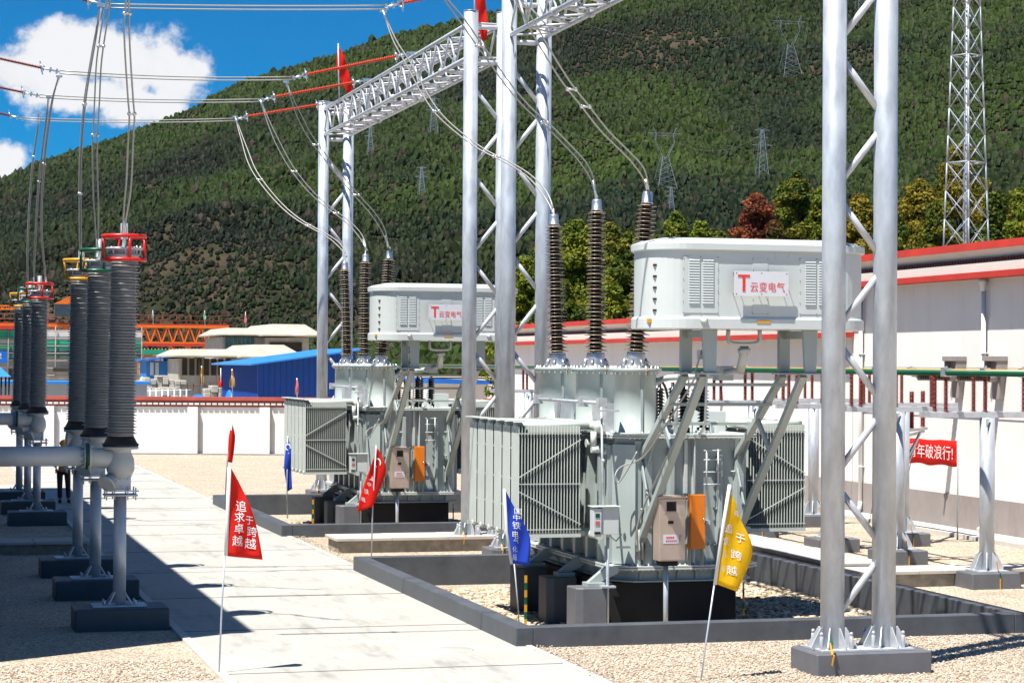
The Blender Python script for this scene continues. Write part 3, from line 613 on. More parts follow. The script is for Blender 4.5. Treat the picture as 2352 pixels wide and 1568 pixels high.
# ================================================================ TRANSFORMER (near one; the far one is a copy 20.2 m on)
def transformer():
    R = thing('power_transformer', (12.3, 36.0, 0), 'large grey green power transformer in the nearer pit', 'transformer', 'power transformers')
    def B(q, n, m, bevel=0, parent=None, label=None): return q.build(n, m, parent or R, bevel, label)
    # --- foundation and piers
    q = MB(); q.box(10.98, 13.25, 33.62, 38.6, -.35, .555); B(q, 'foundation_block', 'black', .01)  # concrete block in shadow, its shade painted in as black
    for x, y in ((10.58, 33.35), (10.62, 35.1), (10.62, 36.9)):
        q = MB(); q.prism([(x-.26,y-.22),(x-.14,y-.27),(x+.26,y-.27),(x+.30,y+.25),(x-.26,y+.25)], -.35, .53); B(q, 'pier', 'ped' if y < 34 else 'dark', .015)
        q = MB(); q.box(x-.04, x+.26, y-.16, y+.12, .53, .60); q.prismy([(x+.0,.60),(x+.22,.60),(x+.52,.74),(x+.52,.84),(x+.3,.84)], y-.05, y+.05); B(q, 'foot_bracket', 'paint', .004)
    # --- tank with cut corners
    def foot(x0, x1, y0, y1, c): return [(x0+c,y0),(x1-c,y0),(x1,y0+c),(x1,y1-c),(x1-c,y1),(x0+c,y1),(x0,y1-c),(x0,y0+c)]
    q = MB(); q.prism(foot(11.18,13.42,33.45,38.7,.28), .84, 2.90); T = B(q, 'tank', 'paint', .01)
    q = MB(); q.prism(foot(11.0,13.6,33.28,38.86,.30), .775, .805); q.prism(foot(11.0,13.6,33.28,38.86,.30), .815, .845)
    for i in range(22):
        q.tube([(11.35+.09*i,33.33,.75),(11.35+.09*i,33.33,.87)], .013, 6)
    for i in range(54): q.tube([(11.045,33.7+.092*i,.75),(11.045,33.7+.092*i,.87)], .013, 6)
    B(q, 'tank_flange', 'paintl', .003)
    q = MB(); q.prism(foot(11.16,13.44,33.44,38.72,.30), .60, .775); q.prism(foot(11.08,13.52,33.36,38.80,.30), .575, .60)
    for i in range(6):
        x = 11.5+.32*i; q.prismx([(33.30,.77),(33.44,.77),(33.44,.61),(33.40,.62)], x-.008, x+.008)
    for i in range(7): y = 34+.7*i; q.prismy([(11.03,.77),(11.16,.77),(11.16,.61)], y-.01, y+.01)
    B(q, 'base_skirt', 'paint', .003)
    q = MB(); q.prism(foot(11.02,13.58,33.30,38.84,.26), 2.90, 2.925); q.prism(foot(11.02,13.58,33.30,38.84,.26), 2.935, 2.96)
    for i in range(24): q.tube([(11.3+.085*i,33.36,2.88),(11.3+.085*i,33.36,2.985)], .014, 6)
    for i in range(54): q.tube([(11.07,33.6+.092*i,2.88),(11.07,33.6+.092*i,2.985)], .014, 6)
    B(q, 'lid_flange', 'paintl', .003)
    # --- stiffeners (channel ribs) front and left
    for x, w in ((11.62,.15),(12.02,.12),(12.86,.10),(13.20,.16)):
        q = MB(); q.prism([(x-w/2,33.46),(x-w/2+.02,33.33),(x+w/2-.02,33.33),(x+w/2,33.46)], .86, 2.62 if x > 12.5 else 2.74)
        for z in (1.15,1.75,2.35): q.tube([(x-w/2-.05,33.42,z),(x-w/2+.01,33.38,z)], .018, 8)
        B(q, 'stiffener', 'paint', .004)
    for i, y in enumerate((33.85,34.25,34.9,35.6,36.3,37.0,37.7,38.3)):
        q = MB(); q.prism([(11.20,y-.09),(11.06,y-.07),(11.06,y+.07),(11.20,y+.09)], .86, 2.78); B(q, 'stiffener', 'paint', .004)
    for i, y in enumerate((34.0,34.9,35.8,36.7,37.6)):
        q = MB(); q.prism([(13.40,y-.09),(13.54,y-.07),(13.54,y+.07),(13.40,y+.09)], .86, 2.78); B(q, 'stiffener', 'paint', .004)
    q = MB(); q.prism([(11.18,33.73),(11.46,33.45),(11.40,33.36),(11.10,33.66)], .86, 2.80); q.box(11.40, 11.52, 33.40, 33.46, .86, 2.86); B(q, 'stiffener', 'paint', .006)
    q = MB(); q.box(12.25,12.31,33.40,33.46,2.0,2.88); q.box(12.40,12.42,33.33,33.46,.86,2.86); B(q, 'pipe_duct', 'paintl', .004)
    # grab ladder
    q = MB()
    for x in (12.60, 12.80): q.tube([(x,33.30,2.05),(x,33.30,2.72)], .014, 8)
    for z in (2.15,2.35,2.55,2.70): q.tube([(12.55,33.30,z),(12.85,33.30,z)], .011, 6)
    B(q, 'ladder', 'paintl')
    # --- radiators: 6 left, 5 right
    def radiator(x0, y0, sgn):
        q = MB()
        for i in range(21):
            x = x0+i*.0515; q.prism([(x,y0+.012),(x+.006,y0),(x+.012,y0+.012),(x+.012,y0+.458),(x+.006,y0+.47),(x,y0+.458)], 1.33, 3.08)
            if i in (0, 20):
                for k in range(1, 5): q.box(x-.004 if i == 0 else x+.016, x if i == 0 else x+.020, y0+.04+.085*k-.012, y0+.04+.085*k+.012, 1.36, 3.03)
        o = B(q, 'radiator', 'rad')
        for zz, r_ in ((3.085, .052), (1.31, .048)):
            q = MB(); q.tube([(x0-.02 if sgn > 0 else x0-.28, y0+.235, zz),(x0+1.30 if sgn > 0 else x0+1.07, y0+.235, zz)], r_, 14); B(q, 'header_pipe', 'rad', parent=o); ORG[o.name] = ORG[R.name]
        return o
    def fixfront(o, x0, y0, rev=False):
        q = MB(); xa, xb = (x0, x0+1.05) if not rev else (x0+1.05, x0)
        for z in (2.96, 2.14, 1.40): q.bar((x0-.01,y0-.006,z),(x0+1.06,y0-.006,z), .010, .014)
        q.bar((xa,y0-.014,2.25),(xb,y0-.014,2.86), .012, .016); q.bar((xa,y0-.014,2.02),(xb,y0-.014,1.48), .012, .016)
        q.box(x0-.01, x0+1.06, y0-.004, y0+.03, 1.27, 1.325)
        q.build('tie_rod', 'rad', o)
    for k in range(6):
        o = radiator(9.62, 34.0+k*.545, 1); ORG[o.name] = ORG[R.name]
        if k == 0: fixfront(o, 9.62, 34.0)
    for k in range(5):
        o = radiator(13.80, 34.5+k*.545, -1); ORG[o.name] = ORG[R.name]
        if k == 0: fixfront(o, 13.80, 34.5, True)
    q = MB(); [q.box(9.62,9.635,34.46+.545*k,34.555+.545*k,z,z+.02) for k in range(5) for z in (1.75,2.2,2.7)]; q.box(9.55,9.72,33.98,37.25,3.15,3.17)
    q.box(9.60, 11.0, 37.24, 37.30, 1.27, 1.33); B(q, 'radiator_strap', 'rad')
    q = MB()    # manifold from radiators to the tank
    q.tube([(10.95,33.85,3.08),(10.95,37.3,3.08)], .075, 16); q.ball((10.9,33.75,3.08), .10, 12, 8); q.tube([(10.80,33.72,3.0),(10.80,33.72,2.75)], .05, 10); B(q, 'oil_pipe', 'rad'); q = MB(); q.tube([(10.92,33.75,1.31),(10.92,37.3,1.31)], .07, 16); B(q, 'oil_pipe', 'rad'); q = MB()
    for y in (34.6,36.4): q.tube([(10.95,y,2.78),(11.2,y,2.78)], .07, 14); q.tube([(10.92,y,1.31),(11.2,y,1.31)], .06, 14)
    q.tube([(10.82,33.9,2.70),(11.08,33.9,2.70)], .055, 14); q.tube([(11.08,33.9,2.62),(11.08,33.9,2.80)], .06, 14)
    B(q, 'oil_pipe', 'rad'); q = MB(); q.tube([(13.72,34.3,3.08),(13.72,37.2,3.08)], .07, 16); B(q, 'oil_pipe', 'rad'); q = MB(); q.tube([(13.72,34.3,1.31),(13.72,37.2,1.31)], .07, 16)
    B(q, 'oil_pipe', 'rad')
    # --- turrets and high voltage bushings
    tops = [(33.62, at(1458,990,y=33.62).x, at(1488,440,y=33.62), .342), (35.8, at(1367,990,y=35.8).x, at(1371,458,y=35.8), .340), (38.0, at(1280,985,y=38.0).x, at(1272,492,y=38.0), .332)]
    for y, x, tp, rt in tops:
        q = MB(); q.lathe([(rt+.07,2.962),(rt+.07,2.99),(rt,2.992),(rt,3.96),(rt+.09,3.965),(rt+.09,4.005),(rt+.09,4.03),(.20,4.035)], (x,y,0), n=36)
        q.box(x-.02, x+.02, y-rt-.012, y-rt+.02, 3.0, 3.9); t = B(q, 'turret', 'paint')
        ORG[t.name] = ORG[R.name]
        q = MB()
        for i in range(22):
            a = 2*math.pi*i/22; q.tube([(x+(rt+.04)*math.cos(a),y+(rt+.04)*math.sin(a),3.93),(x+(rt+.04)*math.cos(a),y+(rt+.04)*math.sin(a),4.065)], .016, 6)
        for i in range(20):
            a = 2*math.pi*i/20; q.tube([(x+(rt+.04)*math.cos(a),y+(rt+.04)*math.sin(a),2.95),(x+(rt+.04)*math.cos(a),y+(rt+.04)*math.sin(a),3.01)], .014, 6)
        q.build('flange_bolt', 'alu', t)
        base = V(x,y,4.03); L = (tp-base).length; d = (tp-base).normalized(); sub = []
        q = MB(); q.lathe([(.27,0),(.27,.02),(.20,.025),(.175,.06),(.165,.16),(.155,.24),(.15,.26)], base, tp, n=28)
        for i in range(8):
            a = 2*math.pi*i/8+.2; c, s = math.cos(a), math.sin(a); q.tube([base+V(c*.17,s*.17,.16), base+V(c*.25,s*.25,.04)], .018, 6)
        B(q, 'bushing_base', 'alu'); q = MB(); q.lathe([(.085,L-.20),(.10,L-.195),(.10,L-.18),(.088,L-.17),(.085,L-.03),(.07,L),(.02,L),(.018,L+.10)], base, tp, n=20)
        B(q, 'bushing_cap', 'alu')
        prof, mi = sheds(.27, L-.20, 37, .105, .205, .190, rb=.80)
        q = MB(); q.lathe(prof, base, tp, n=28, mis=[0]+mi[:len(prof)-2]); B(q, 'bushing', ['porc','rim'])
    q = MB()   # yellow green earthing tails on the flanges
    for y, x, tp, rt in tops:
        for i, c in enumerate((0,1)):
            q.cur = c; q.bar((x+.06,y-rt-.085,4.04-.06*i),(x+.05+.01*i,y-rt-.095,3.98-.06*i), .022, .01)
    B(q, 'earthing_tail', ['yellow','green'])
    # boxes between turrets and drive shaft
    q = MB(); q.box(11.15,11.33,34.4,34.9,2.96,3.42); q.box(11.15,11.33,36.7,37.1,2.96,3.42); q.box(11.2,11.8,34.3,34.42,2.96,3.44)
    for a, b in (((11.0,37.9),(10.98,33.9)),): q.tube([(a[0],a[1],3.46),(b[0],b[1],3.46)], .028, 8)
    for y in (33.9, 34.9, 37.6): q.box(10.92,11.06,y-.07,y+.07,3.38,3.54); q.tube([(10.99,y-.09,3.44),(10.99,y-.10,3.44)], .06, 12)
    q.tube([(10.86,33.5,3.40),(10.80,33.2,1.80)], .020, 8); q.box(10.76,11.1,33.3,33.42,3.33,3.36)
    q.ball((10.80,33.2,2.55), .03, 8, 5); B(q, 'drive_shaft', 'galvw')
    # small cabinet on a post, left of front
    q = MB(); q.box(10.58,10.72,33.02,33.20,1.35,1.80); q.box(10.73,11.02,33.05,33.25,1.38,1.82); q.box(10.56,11.04,33.0,33.27,1.82,1.835); cb = B(q, 'instrument_box', 'paintl', .006); ORG[cb.name] = ORG[R.name]
    q = MB(); q.box(10.615,10.685,33.012,33.018,1.655,1.72); q.cur = 1; q.box(10.615,10.685,33.012,33.018,1.53,1.60); q.cur = 2; q.box(10.60,10.70,33.012,33.018,1.39,1.43); q.build('gauge', ['greendark','fpink','black'], cb)
    q = MB(); q.tube([(10.86,33.13,-.3),(10.86,33.13,1.38)], .026, 10); q.tube([(10.88,33.10,1.36),(11.02,33.2,1.26),(11.15,33.3,1.36)], .012, 6); q.ball((10.86,33.1,1.38), .04, 8, 5); q.box(10.75,10.97,33.03,33.23,.53,.56) ; B(q, 'post', 'galv')
    # main control cabinet
    q = MB(); q.box(11.55,11.99,32.62,32.92,.98,1.98); q.prismy([(11.52,1.98),(12.02,1.98),(12.0,2.01),(11.54,2.01)], 32.58, 32.94); cab = B(q, 'control_cabinet', 'steel', .006); ORG[cab.name] = ORG[R.name]
    q = MB(); q.box(11.565,11.975,32.606,32.618,1.0,1.965); q.box(11.62,11.86,32.598,32.604,1.74,1.755); q.tube([(11.90,32.60,1.38),(11.90,32.58,1.38),(11.905,32.575,1.30)], .010, 6); q.build('door', 'steel', cab, bevel=.003)
    q = MB(); q.box(11.665,11.825,32.598,32.604,1.77,1.92); q.box(11.69,11.78,32.598,32.604,1.57,1.62); q.box(11.60,11.87,32.64,32.90,.90,.98); q.build('window', 'black', cab)
    q = MB(); q.box(11.61,11.87,32.60,32.604,1.26,1.40)
    q.cur = 1
    for i in range(4): q.box(11.66+.035*i,11.685+.035*i,32.596,32.599,1.345,1.37)
    for i in range(6): q.box(11.65+.032*i,11.672+.032*i,32.596,32.599,1.295,1.315)
    q.build('name_plate', ['signw','signred'], cab)
    q = MB(); q.tube([(11.72,32.78,-.3),(11.72,32.78,.90)], .040, 12); B(q, 'post', 'galv')
    q = MB(); q.box(12.22,12.47,33.0,33.18,1.13,2.0); oc = B(q, 'orange_cabinet', 'orange', .006); ORG[oc.name] = ORG[R.name]
    q = MB(); q.tube([(12.43,33.0,1.62),(12.43,32.97,1.62),(12.445,32.965,1.54)], .011, 6); q.build('handle', 'alu', oc)
    q = MB(); q.box(12.23,12.24,33.05,33.2,.86,1.13); q.box(12.45,12.46,33.05,33.2,.86,1.13); q.box(12.2,12.24,33.1,33.4,1.2,1.9); q.box(12.47,12.52,33.12,33.42,1.25,1.3); q.box(12.47,12.52,33.12,33.42,1.8,1.85); B(q, 'cabinet_bracket', 'paint')
    q = MB(); q.lathe([(.055,0),(.055,.06),(.035,.061),(.035,.03)], (12.62,33.36,1.20), (12.62,30,1.20), n=14); q.box(12.60,12.68,33.33,33.45,1.5,1.56)
    q.box(11.06, 11.30, 33.25, 33.30, 1.14, 1.17); q.box(12.05,12.12,33.3,33.42,1.3,1.7); B(q, 'valve', 'paintl')
    # --- conservator on its brackets
    def stadium(x0, x1, y0, y1, r, n=10):
        P = []
        for cx, cy, a0 in ((x1-r,y0+r,-90),(x1-r,y1-r,0),(x0+r,y1-r,90),(x0+r,y0+r,180)):
            for i in range(n+1): a = math.radians(a0+90*i/n); P.append((cx+r*math.cos(a), cy+r*math.sin(a)))
        return P
    X0, X1, Y0, Y1 = 10.66, 14.30, 30.50, 31.95
    def loft(q, levels, n=10):
        st = [ [(x,y,z) for x,y in stadium(X0+i,X1-i,Y0+i,Y1-i,r,n)] for i, r, z in [(i,r,z+.08) for i,r,z in levels]]; k = len(st[0]); o = len(q.v)
        q.v += [p for L in st for p in L]
        for a in range(len(st)-1):
            for i in range(k): q.f.append((o+a*k+i, o+a*k+(i+1)%k, o+(a+1)*k+(i+1)%k, o+(a+1)*k+i)); q.sm.append(False); q.mi.append(q.cur)
        q.f += [tuple(o+i for i in range(k-1,-1,-1)), tuple(o+(len(st)-1)*k+i for i in range(k))]; q.sm += [False]*2; q.mi += [q.cur]*2
    q = MB(); o0 = len(q.f); loft(q, [(.03,.62,4.73),(.03,.62,5.72)]); C = B(q, 'conservator_tank', 'paintl'); ORG[C.name] = ORG[R.name]
    q = MB(); loft(q, [(.02,.63,5.715),(-.02,.66,5.73),(-.02,.66,5.83),(.10,.56,5.875),(.38,.30,5.93)]); q.build('roof', 'paintl', C, bevel=.006)
    q = MB(); loft(q, [(.0,.64,4.55),(-.01,.65,4.555),(-.01,.65,4.70),(.01,.63,4.73)]); q.build('base_rim', 'paintl', C, bevel=.004)
    def louvre(x0):
        q = MB(); q.box(x0,x0+.56,Y0+.0255,Y0+.034,4.86,5.71)
        for cx in (x0+.09, x0+.31):
            for i in range(17):
                z = 5.01+i*.0395; q.prismx([(Y0+.0255,z),(Y0+.008,z+.004),(Y0+.014,z+.024),(Y0+.0255,z+.030)], cx, cx+.17)
        q.cur = 1
        for x in (x0+.005,x0+.28,x0+.555):
            for z in (4.87,5.70): q.box(x-.006,x+.006,Y0+.016,Y0+.0255,z-.010,z+.010)
        for x in (x0+.005,x0+.555):
            for i in range(1,5): z = 4.87+i*.166; q.box(x-.005,x+.005,Y0+.018,Y0+.0255,z-.008,z+.008)
        q.box(x0+.01,x0+.555,Y0+.024,Y0+.0255,4.863,4.867)
        q.build('louvre_panel', ['paintl','plinth'], C)
    louvre(at(1570,700,y=Y0).x); louvre(at(1838,700,y=Y0).x)
    q = MB(); q.box(12.10+.17,12.10+.42,Y0+.0255,Y0+.034,4.86,5.70); q.cur = 1
    for x in (12.275,12.515):
        for z in (4.865,5.08,5.53,5.69): q.box(x-.005,x+.005,Y0+.018,Y0+.0255,z-.009,z+.009)
    q.box(12.28,12.51,Y0+.024,Y0+.0255,4.863,4.867); q.build('inspection_panel', ['paintl','plinth'], C)
    q = MB()
    for i in range(5):
        p = at(1472-2*i/3, 608+26*i, y=Y0+.3); a = math.radians(200); cx, cy, rr = X0+.03+.62, Y0+.03+.62, .622
        q.box(cx-rr*math.cos(.62)-.02, cx-rr*math.cos(.62)+.045, cy-rr*math.sin(.62)-.03, cy-rr*math.sin(.62)+.02, p.z-.015, p.z+.015)
    q.build('vent_slot', 'brick', C)
    q = MB(); x = at(1738,747,y=Y0-.01).x; q.box(x,x+.22,Y0-.018,Y0-.0105,4.725,4.765); q.box(X0+.05,X0+.14,Y0+.28,Y0+.36,4.72,4.78); q.build('warning_label', 'yellow', C)
    q = MB()
    for px in (1726-110, 1893+2): x = at(px,745,y=Y0).x; q.lathe([(.0,.0),(.055,.0),(.055,.05),(.0,.05)], (x,Y0-.05,4.76), (x,Y0+1,4.76), n=14)
    q.build('lifting_lug', 'paintl', C)
    sx0 = at(1687,650,y=Y0-.1).x; sx1 = at(1811,650,y=Y0-.1).x; zt = at(1750,623,y=Y0-.1).z; zb = at(1750,680,y=Y0-.1).z
    q = MB(); q.box(sx0,sx1,Y0-.105,Y0-.09,zb,zt); q.cur = 1
    for x in (sx0+.03,(sx0+sx1)/2,sx1-.03):
        for z in (zb+.03,zt-.03): q.box(x-.007,x+.007,Y0-.108,Y0-.1052,z-.007,z+.007); q.tube([(x,Y0-.09,z),(x,Y0+.03,z)], .006, 6)
    S = q.build('sign_board', ['signw','gap'], C); ORG[S.name] = ORG[R.name]
    # lettering on the sign (cut as thin solid letters); child of the thing so depth stays at three levels
    q = MB(); W = sx1-sx0; H = zt-zb
    def letters(q, txt, cx, cz, wid, hei, y, th=.004):
        vs, fs = glyphs(txt, 1.0); xs = [a for a,_ in vs]; ys = [b for _,b in vs]; sx = wid/(max(xs)-min(xs)); sy = hei/(max(ys)-min(ys))
        q.add([(cx+a*sx, y, cz+b*sy) for a, b in vs], fs)
    q.box(sx0+W*.06,sx0+W*.28,Y0-.111,Y0-.1075,zb+H*.76,zb+H*.85); q.box(sx0+W*.145,sx0+W*.195,Y0-.111,Y0-.1075,zb+H*.18,zb+H*.76)
    letters(q, '云变电气', sx0+W*.61, zb+H*.37, W*.64, H*.40, Y0-.109)
    q.build('lettering', 'signred', C)
    # brackets: two box posts, inclined struts, cross rails
    for x0 in (11.55, 13.18):
        q = MB(); q.prismy([(x0+.04,3.98),(x0+.22,3.98),(x0+.24,4.63),(x0,4.63)],30.72,30.80); q.box(x0+.02,x0+.20,31.70,31.80,3.98,4.63); q.box(x0+.10,x0+.12,30.80,31.70,4.50,4.62); q.box(x0-.03,x0+.26,30.66,31.90,3.95,3.978); B(q, 'saddle', 'paint', .006)
        q = MB(); xc = x0+.1
        q.bar((xc-.15,33.40,1.22),(xc,30.95,3.94), .12,.09); q.bar((xc-.12,33.42,2.60),(xc,31.75,3.94), .11,.09)
        q.bar((xc-.13,33.0,1.70),(xc-.13,33.42,2.50), .03,.08); q.bar((xc-.05,32.1,2.70),(xc-.07,32.6,3.20), .04,.10)
        q.prismx([(33.45,1.05),(33.45,1.50),(33.30,1.40),(33.24,1.10)], xc-.22, xc-.20); q.prismx([(33.45,2.30),(33.45,2.86),(33.0,2.86)], xc-.06, xc-.04)
        B(q, 'strut', 'paint', .004)
    q = MB()
    for y, z in ((31.65,3.79),(32.25,3.47),(32.9,3.15)):
        q.bar((11.6,y,z),(13.3,y,z), .05,.05)
    B(q, 'cross_rail', 'paint', .003)
    q = MB()  # pipework under the conservator
    q.tube(spl([(12.15,31.2,4.63),(12.15,31.2,4.47),(12.25,31.2,4.42),(12.55,31.2,4.42),(12.66,31.2,4.47),(12.66,31.2,4.63)],4), .032, 10)
    q.tube([(12.45,31.3,4.38),(12.47,31.4,4.20),(12.5,31.6,4.0)], .07, 14); q.tube([(12.45,31.3,4.35),(12.45,31.3,4.28)], .10, 14)
    q.tube(spl([(12.5,31.6,4.02),(12.4,32.2,3.95),(12.2,33.0,3.9),(12.0,33.8,3.85),(11.95,34.4,3.6),(11.95,34.6,2.96)],4), .05, 12)
    q.box(12.30,12.55,32.0,32.25,3.85,4.08); q.tube([(12.1,33.4,2.96),(12.1,33.4,3.75)], .035, 10)
    q.tube([(11.70,30.9,4.35),(11.70,31.0,3.2),(11.72,31.3,3.0)], .02, 8); q.box(11.60,11.78,30.95,31.1,4.18,4.32)
    B(q, 'conservator_pipe', 'paintl')
    q = MB()  # looped hoses
    q.tube(spl([(11.62,30.95,4.3),(11.56,31.0,4.05),(11.55,31.0,3.90),(11.62,31.0,3.83),(11.70,31.0,3.92),(11.66,31.0,4.02),(11.58,31.02,3.95),(11.5,31.4,3.6),(11.4,32.2,3.0),(11.35,32.9,2.6),(11.1,33.2,2.45),(11.0,33.2,2.3),(11.06,33.2,2.2),(11.2,33.1,2.45),(11.3,33.0,2.7)],4), .014, 6)
    q.tube(spl([(11.6,31.0,3.85),(11.55,31.8,3.0),(11.50,32.4,2.45),(11.45,33.1,1.8),(11.40,33.3,1.4),(11.42,33.32,1.15)],4), .018, 6)
    for x in (11.44,11.5): q.tube([(x,33.28,.95),(x,33.28,1.5)], .018, 8)
    B(q, 'hose', 'wire')
    # low voltage bushings and lid furniture
    for x, y in ((12.60,34.4),(12.95,34.4),(12.2,34.9),(13.2,35.4),(12.7,35.9),(13.2,36.6)):
        q = MB(); prof, mi = sheds(0, .62, 11, .06, .105, .105); q.lathe([(.11,-.10),(.11,-.02),(.06,-.01)]+prof+[(.03,.63),(.03,.72)], (x,y,3.06), n=16); B(q, 'low_voltage_bushing', 'blkins')
    rs = random.Random(5)
    for i in range(20):
        q = MB(); x = rs.uniform(11.9,13.4); y = rs.uniform(33.5,38.3); h = rs.uniform(.04,.16); s = rs.uniform(.03,.10); q.box(x-s,x+s,y-s,y+s,2.96,2.96+h); q.tube([(x,y,2.96+h),(x,y,3.0+h)], s*.6, 8); B(q, 'lid_fitting', 'paintl', .004)
    for x in (12.3,12.62): q = MB(); q.tube(spl([(x,33.5,2.96),(x,33.5,3.16),(x+.08,33.5,3.18),(x+.12,33.5,3.14),(x+.12,33.5,2.96)],3), .010, 6); B(q, 'lid_handle', 'paintl')
    q = MB(); q.box(13.05,13.55,34.9,35.4,2.96,3.30)
    B(q, 'lid_fitting', 'paintl', .004)
    q = MB()
    for i in range(7): q.cur = i % 2; q.box(9.93,9.975,34.7,34.715,-.25+.12*i,-.13+.12*i)
    B(q, 'earthing_strap', ['yellow','green']); q = MB()
    for i in range(7): q.cur = i % 2; q.box(13.34,13.37,33.55,33.565,-.25+.11*i,-.14+.11*i)
    B(q, 'earthing_strap', ['yellow','green'])
    q = MB(); q.tube(spl([(11.75,34.0,3.3),(11.78,34.0,3.72),(11.95,34.0,3.86),(12.12,34.0,3.74),(12.2,34.0,3.4)],5), .022, 8); B(q, 'jumper_hose', 'blkins')
    return R
TR = transformer()
TR2 = dup(TR, (.13, 20.2, 0), 'large grey green power transformer in the farther pit')
# ================================================================ RIGHT SIDE: BUSBARS ON POSTS
def busbar_stand(label, x, y, arms=True):
    r = thing('busbar_stand', (x, y, 0), label, 'busbar stand', 'steel posts carrying red insulators')
    q = MB(); q.box(x-.50,x+.50,y-.40,y+.40,-.1,.30); q.build('pedestal', 'ped', r, bevel=.02)
    q = MB(); q.box(x-.30,x+.30,y-.30,y+.30,.302,.325)
    for i in range(8):
        a = math.pi*2*i/8+.3; c, s = math.cos(a), math.sin(a); P = [(.135,.325),(.30,.325),(.30,.38),(.20,.60),(.135,.66)]; t = .007
        q.add([(x+c*rr-s*e, y+s*rr+c*e, z) for e in (-t,t) for rr, z in P], [(0,1,2,3,4),(9,8,7,6,5)]+[(k,5+k,5+(k+1)%5,(k+1)%5) for k in range(5)])
    q.build('base_plate', 'galvw', r)
    q = MB(); q.tube([(x,y,.32),(x,y,3.14)], .140, 24); q.build('column', 'galv', r)
    q = MB(); q.box(x-1.15,x+1.35,y-.05,y+.05,3.142,3.25); q.box(x-1.15,x+1.35,y+.40,y+.50,3.142,3.25); q.box(x-.06,x+.06,y-.05,y+.50,3.13,3.142)
    q.prismy([(x-.12,3.13),(x-.03,3.13),(x-.12,2.9)], y-.16,y-.15); q.build('cross_arm', 'galvw', r, bevel=.004)
    for dx in (-.85, -.05, .75):
        for dy in (0., .45):
            if dx > 0 and dy > 0: continue
            q = MB(); prof, mi = sheds(0, .64, 15, .030, .060, .050); q.lathe([(.05,-.01),(.05,.0)]+prof+[(.045,.645),(.045,.68)], (x+dx,y+dy,3.255), n=14); q.build('post_insulator', 'redins', r)
    q = MB(); q.cur = 0; q.bar((x+.04,y-.31,.50),(x+.06,y-.33,.34), .03,.012); q.cur = 1; q.bar((x+.06,y-.41,.30),(x+.06,y-.41,.20), .03,.012); q.cur = 0; q.bar((x+.06,y-.41,.20),(x+.06,y-.41,.0), .03,.012)
    q.build('earthing_strap', ['yellow','green'], r)
    return r
st = [('large grey steel post nearest the right edge, under the green tube', 19.4, 36.6), ('grey steel post behind the right gantry column, left of the banner', 19.85, 41.3), ('grey steel post directly behind the lattice of the right gantry column', 19.75, 44.4),
      ('small grey steel post beside the right radiators', 19.55, 48.5), ('grey steel post seen left of the right gantry column, near the building', 22.35, 51.4), ('grey steel post just left of the banner, behind its neighbour', 22.0, 45.5), ('grey steel post far behind the near transformer', 19.55, 60.0), ('farthest grey steel post, near the door of the low building', 19.55, 68.0)]
for lab, x, y in st: busbar_stand(lab, x, y)
for lab, x, m_, z in (('green painted busbar tube on red insulators', 18.55, 'green', 3.975), ('yellow painted busbar tube behind the green one', 19.35, 'yellow', 3.985), ('red painted busbar tube behind the yellow one', 20.15, 'red', 3.97)):
    r = thing('busbar_tube', (x, 50, z), lab, 'busbar', 'painted busbar tubes')
    y1 = 84 if m_ != 'red' else 46
    q = MB(); q.tube([(x,30.,z),(x,y1,z)], .058, 14); q.build('tube', m_, r)
    for yy in (36.6, 41.3, 44.4, 48.5, 60.0, 68.0):
        if yy < y1: q = MB(); q.box(x-.07,x+.07,yy-.08,yy+.08,z-.075,z+.085); q.box(x-.02,x+.02,yy-.03,yy+.03,z+.085,z+.12); q.build('clamp', 'alu', r)
# wall bushings with droppers from the building
def wall_bushing(label, y):
    r = thing('wall_bushing', (25.4, y, 4.0), label, 'wall bushing', 'dark brown bushings through the building wall')
    q = MB(); prof, mi = sheds(0, .85, 14, .07, .125, .125); q.lathe(prof, (25.2,y,3.85), (24,y,3.85), n=16); q.build('insulator', 'blkins', r)
    q = MB(); q.box(25.20,25.53,y-.34,y+.34,4.22,4.34); q.prismx([(y-.30,4.22),(y+.30,4.22),(y+.16,3.3),(y-.16,3.3)], 25.40, 25.53); q.box(25.25,25.53,y-.32,y-.27,4.0,4.22); q.box(25.25,25.53,y+.27,y+.32,4.0,4.22); q.tube([(25.2,y,3.85),(25.53,y,3.85)], .14, 16); q.tube([(24.35,y,3.85),(24.2,y,3.86)], .04, 8); q.build('bracket', 'plinth', r, bevel=.006)  # darker colour paints the shade of the recess under the hood
for lab, y in (('brown wall bushing above the banner, left of the pair', 49.6), ('brown wall bushing above the banner, right of the pair', 47.5), ('brown wall bushing cut by the right edge', 43.2)): wall_bushing(lab, y)
# arrester bracket with red insulators to the right of the post
r = thing('arrester_bracket', (22.8, 46.2, 2.6), 'pair of red arresters on an arm bolted to a steel post', 'arrester')
q = MB(); q.bar((22.1,45.5,2.62),(23.3,47.0,2.62), .10,.06); q.bar((22.1,45.5,2.50),(23.2,46.9,2.55), .05,.05); q.bar((22.1,45.45,1.9),(22.9,46.5,2.55), .05,.05); q.bar((22.1,45.5,2.0),(22.7,46.1,2.52), .05,.05); q.build('bracket', 'galvw', r)
for x, y in ((22.35,45.8),(23.1,46.75)):
    q = MB(); prof, mi = sheds(0, .85, 18, .045, .075, .065); q.lathe(prof, (x,y,2.66), n=14); q.build('arrester', 'redins', r)
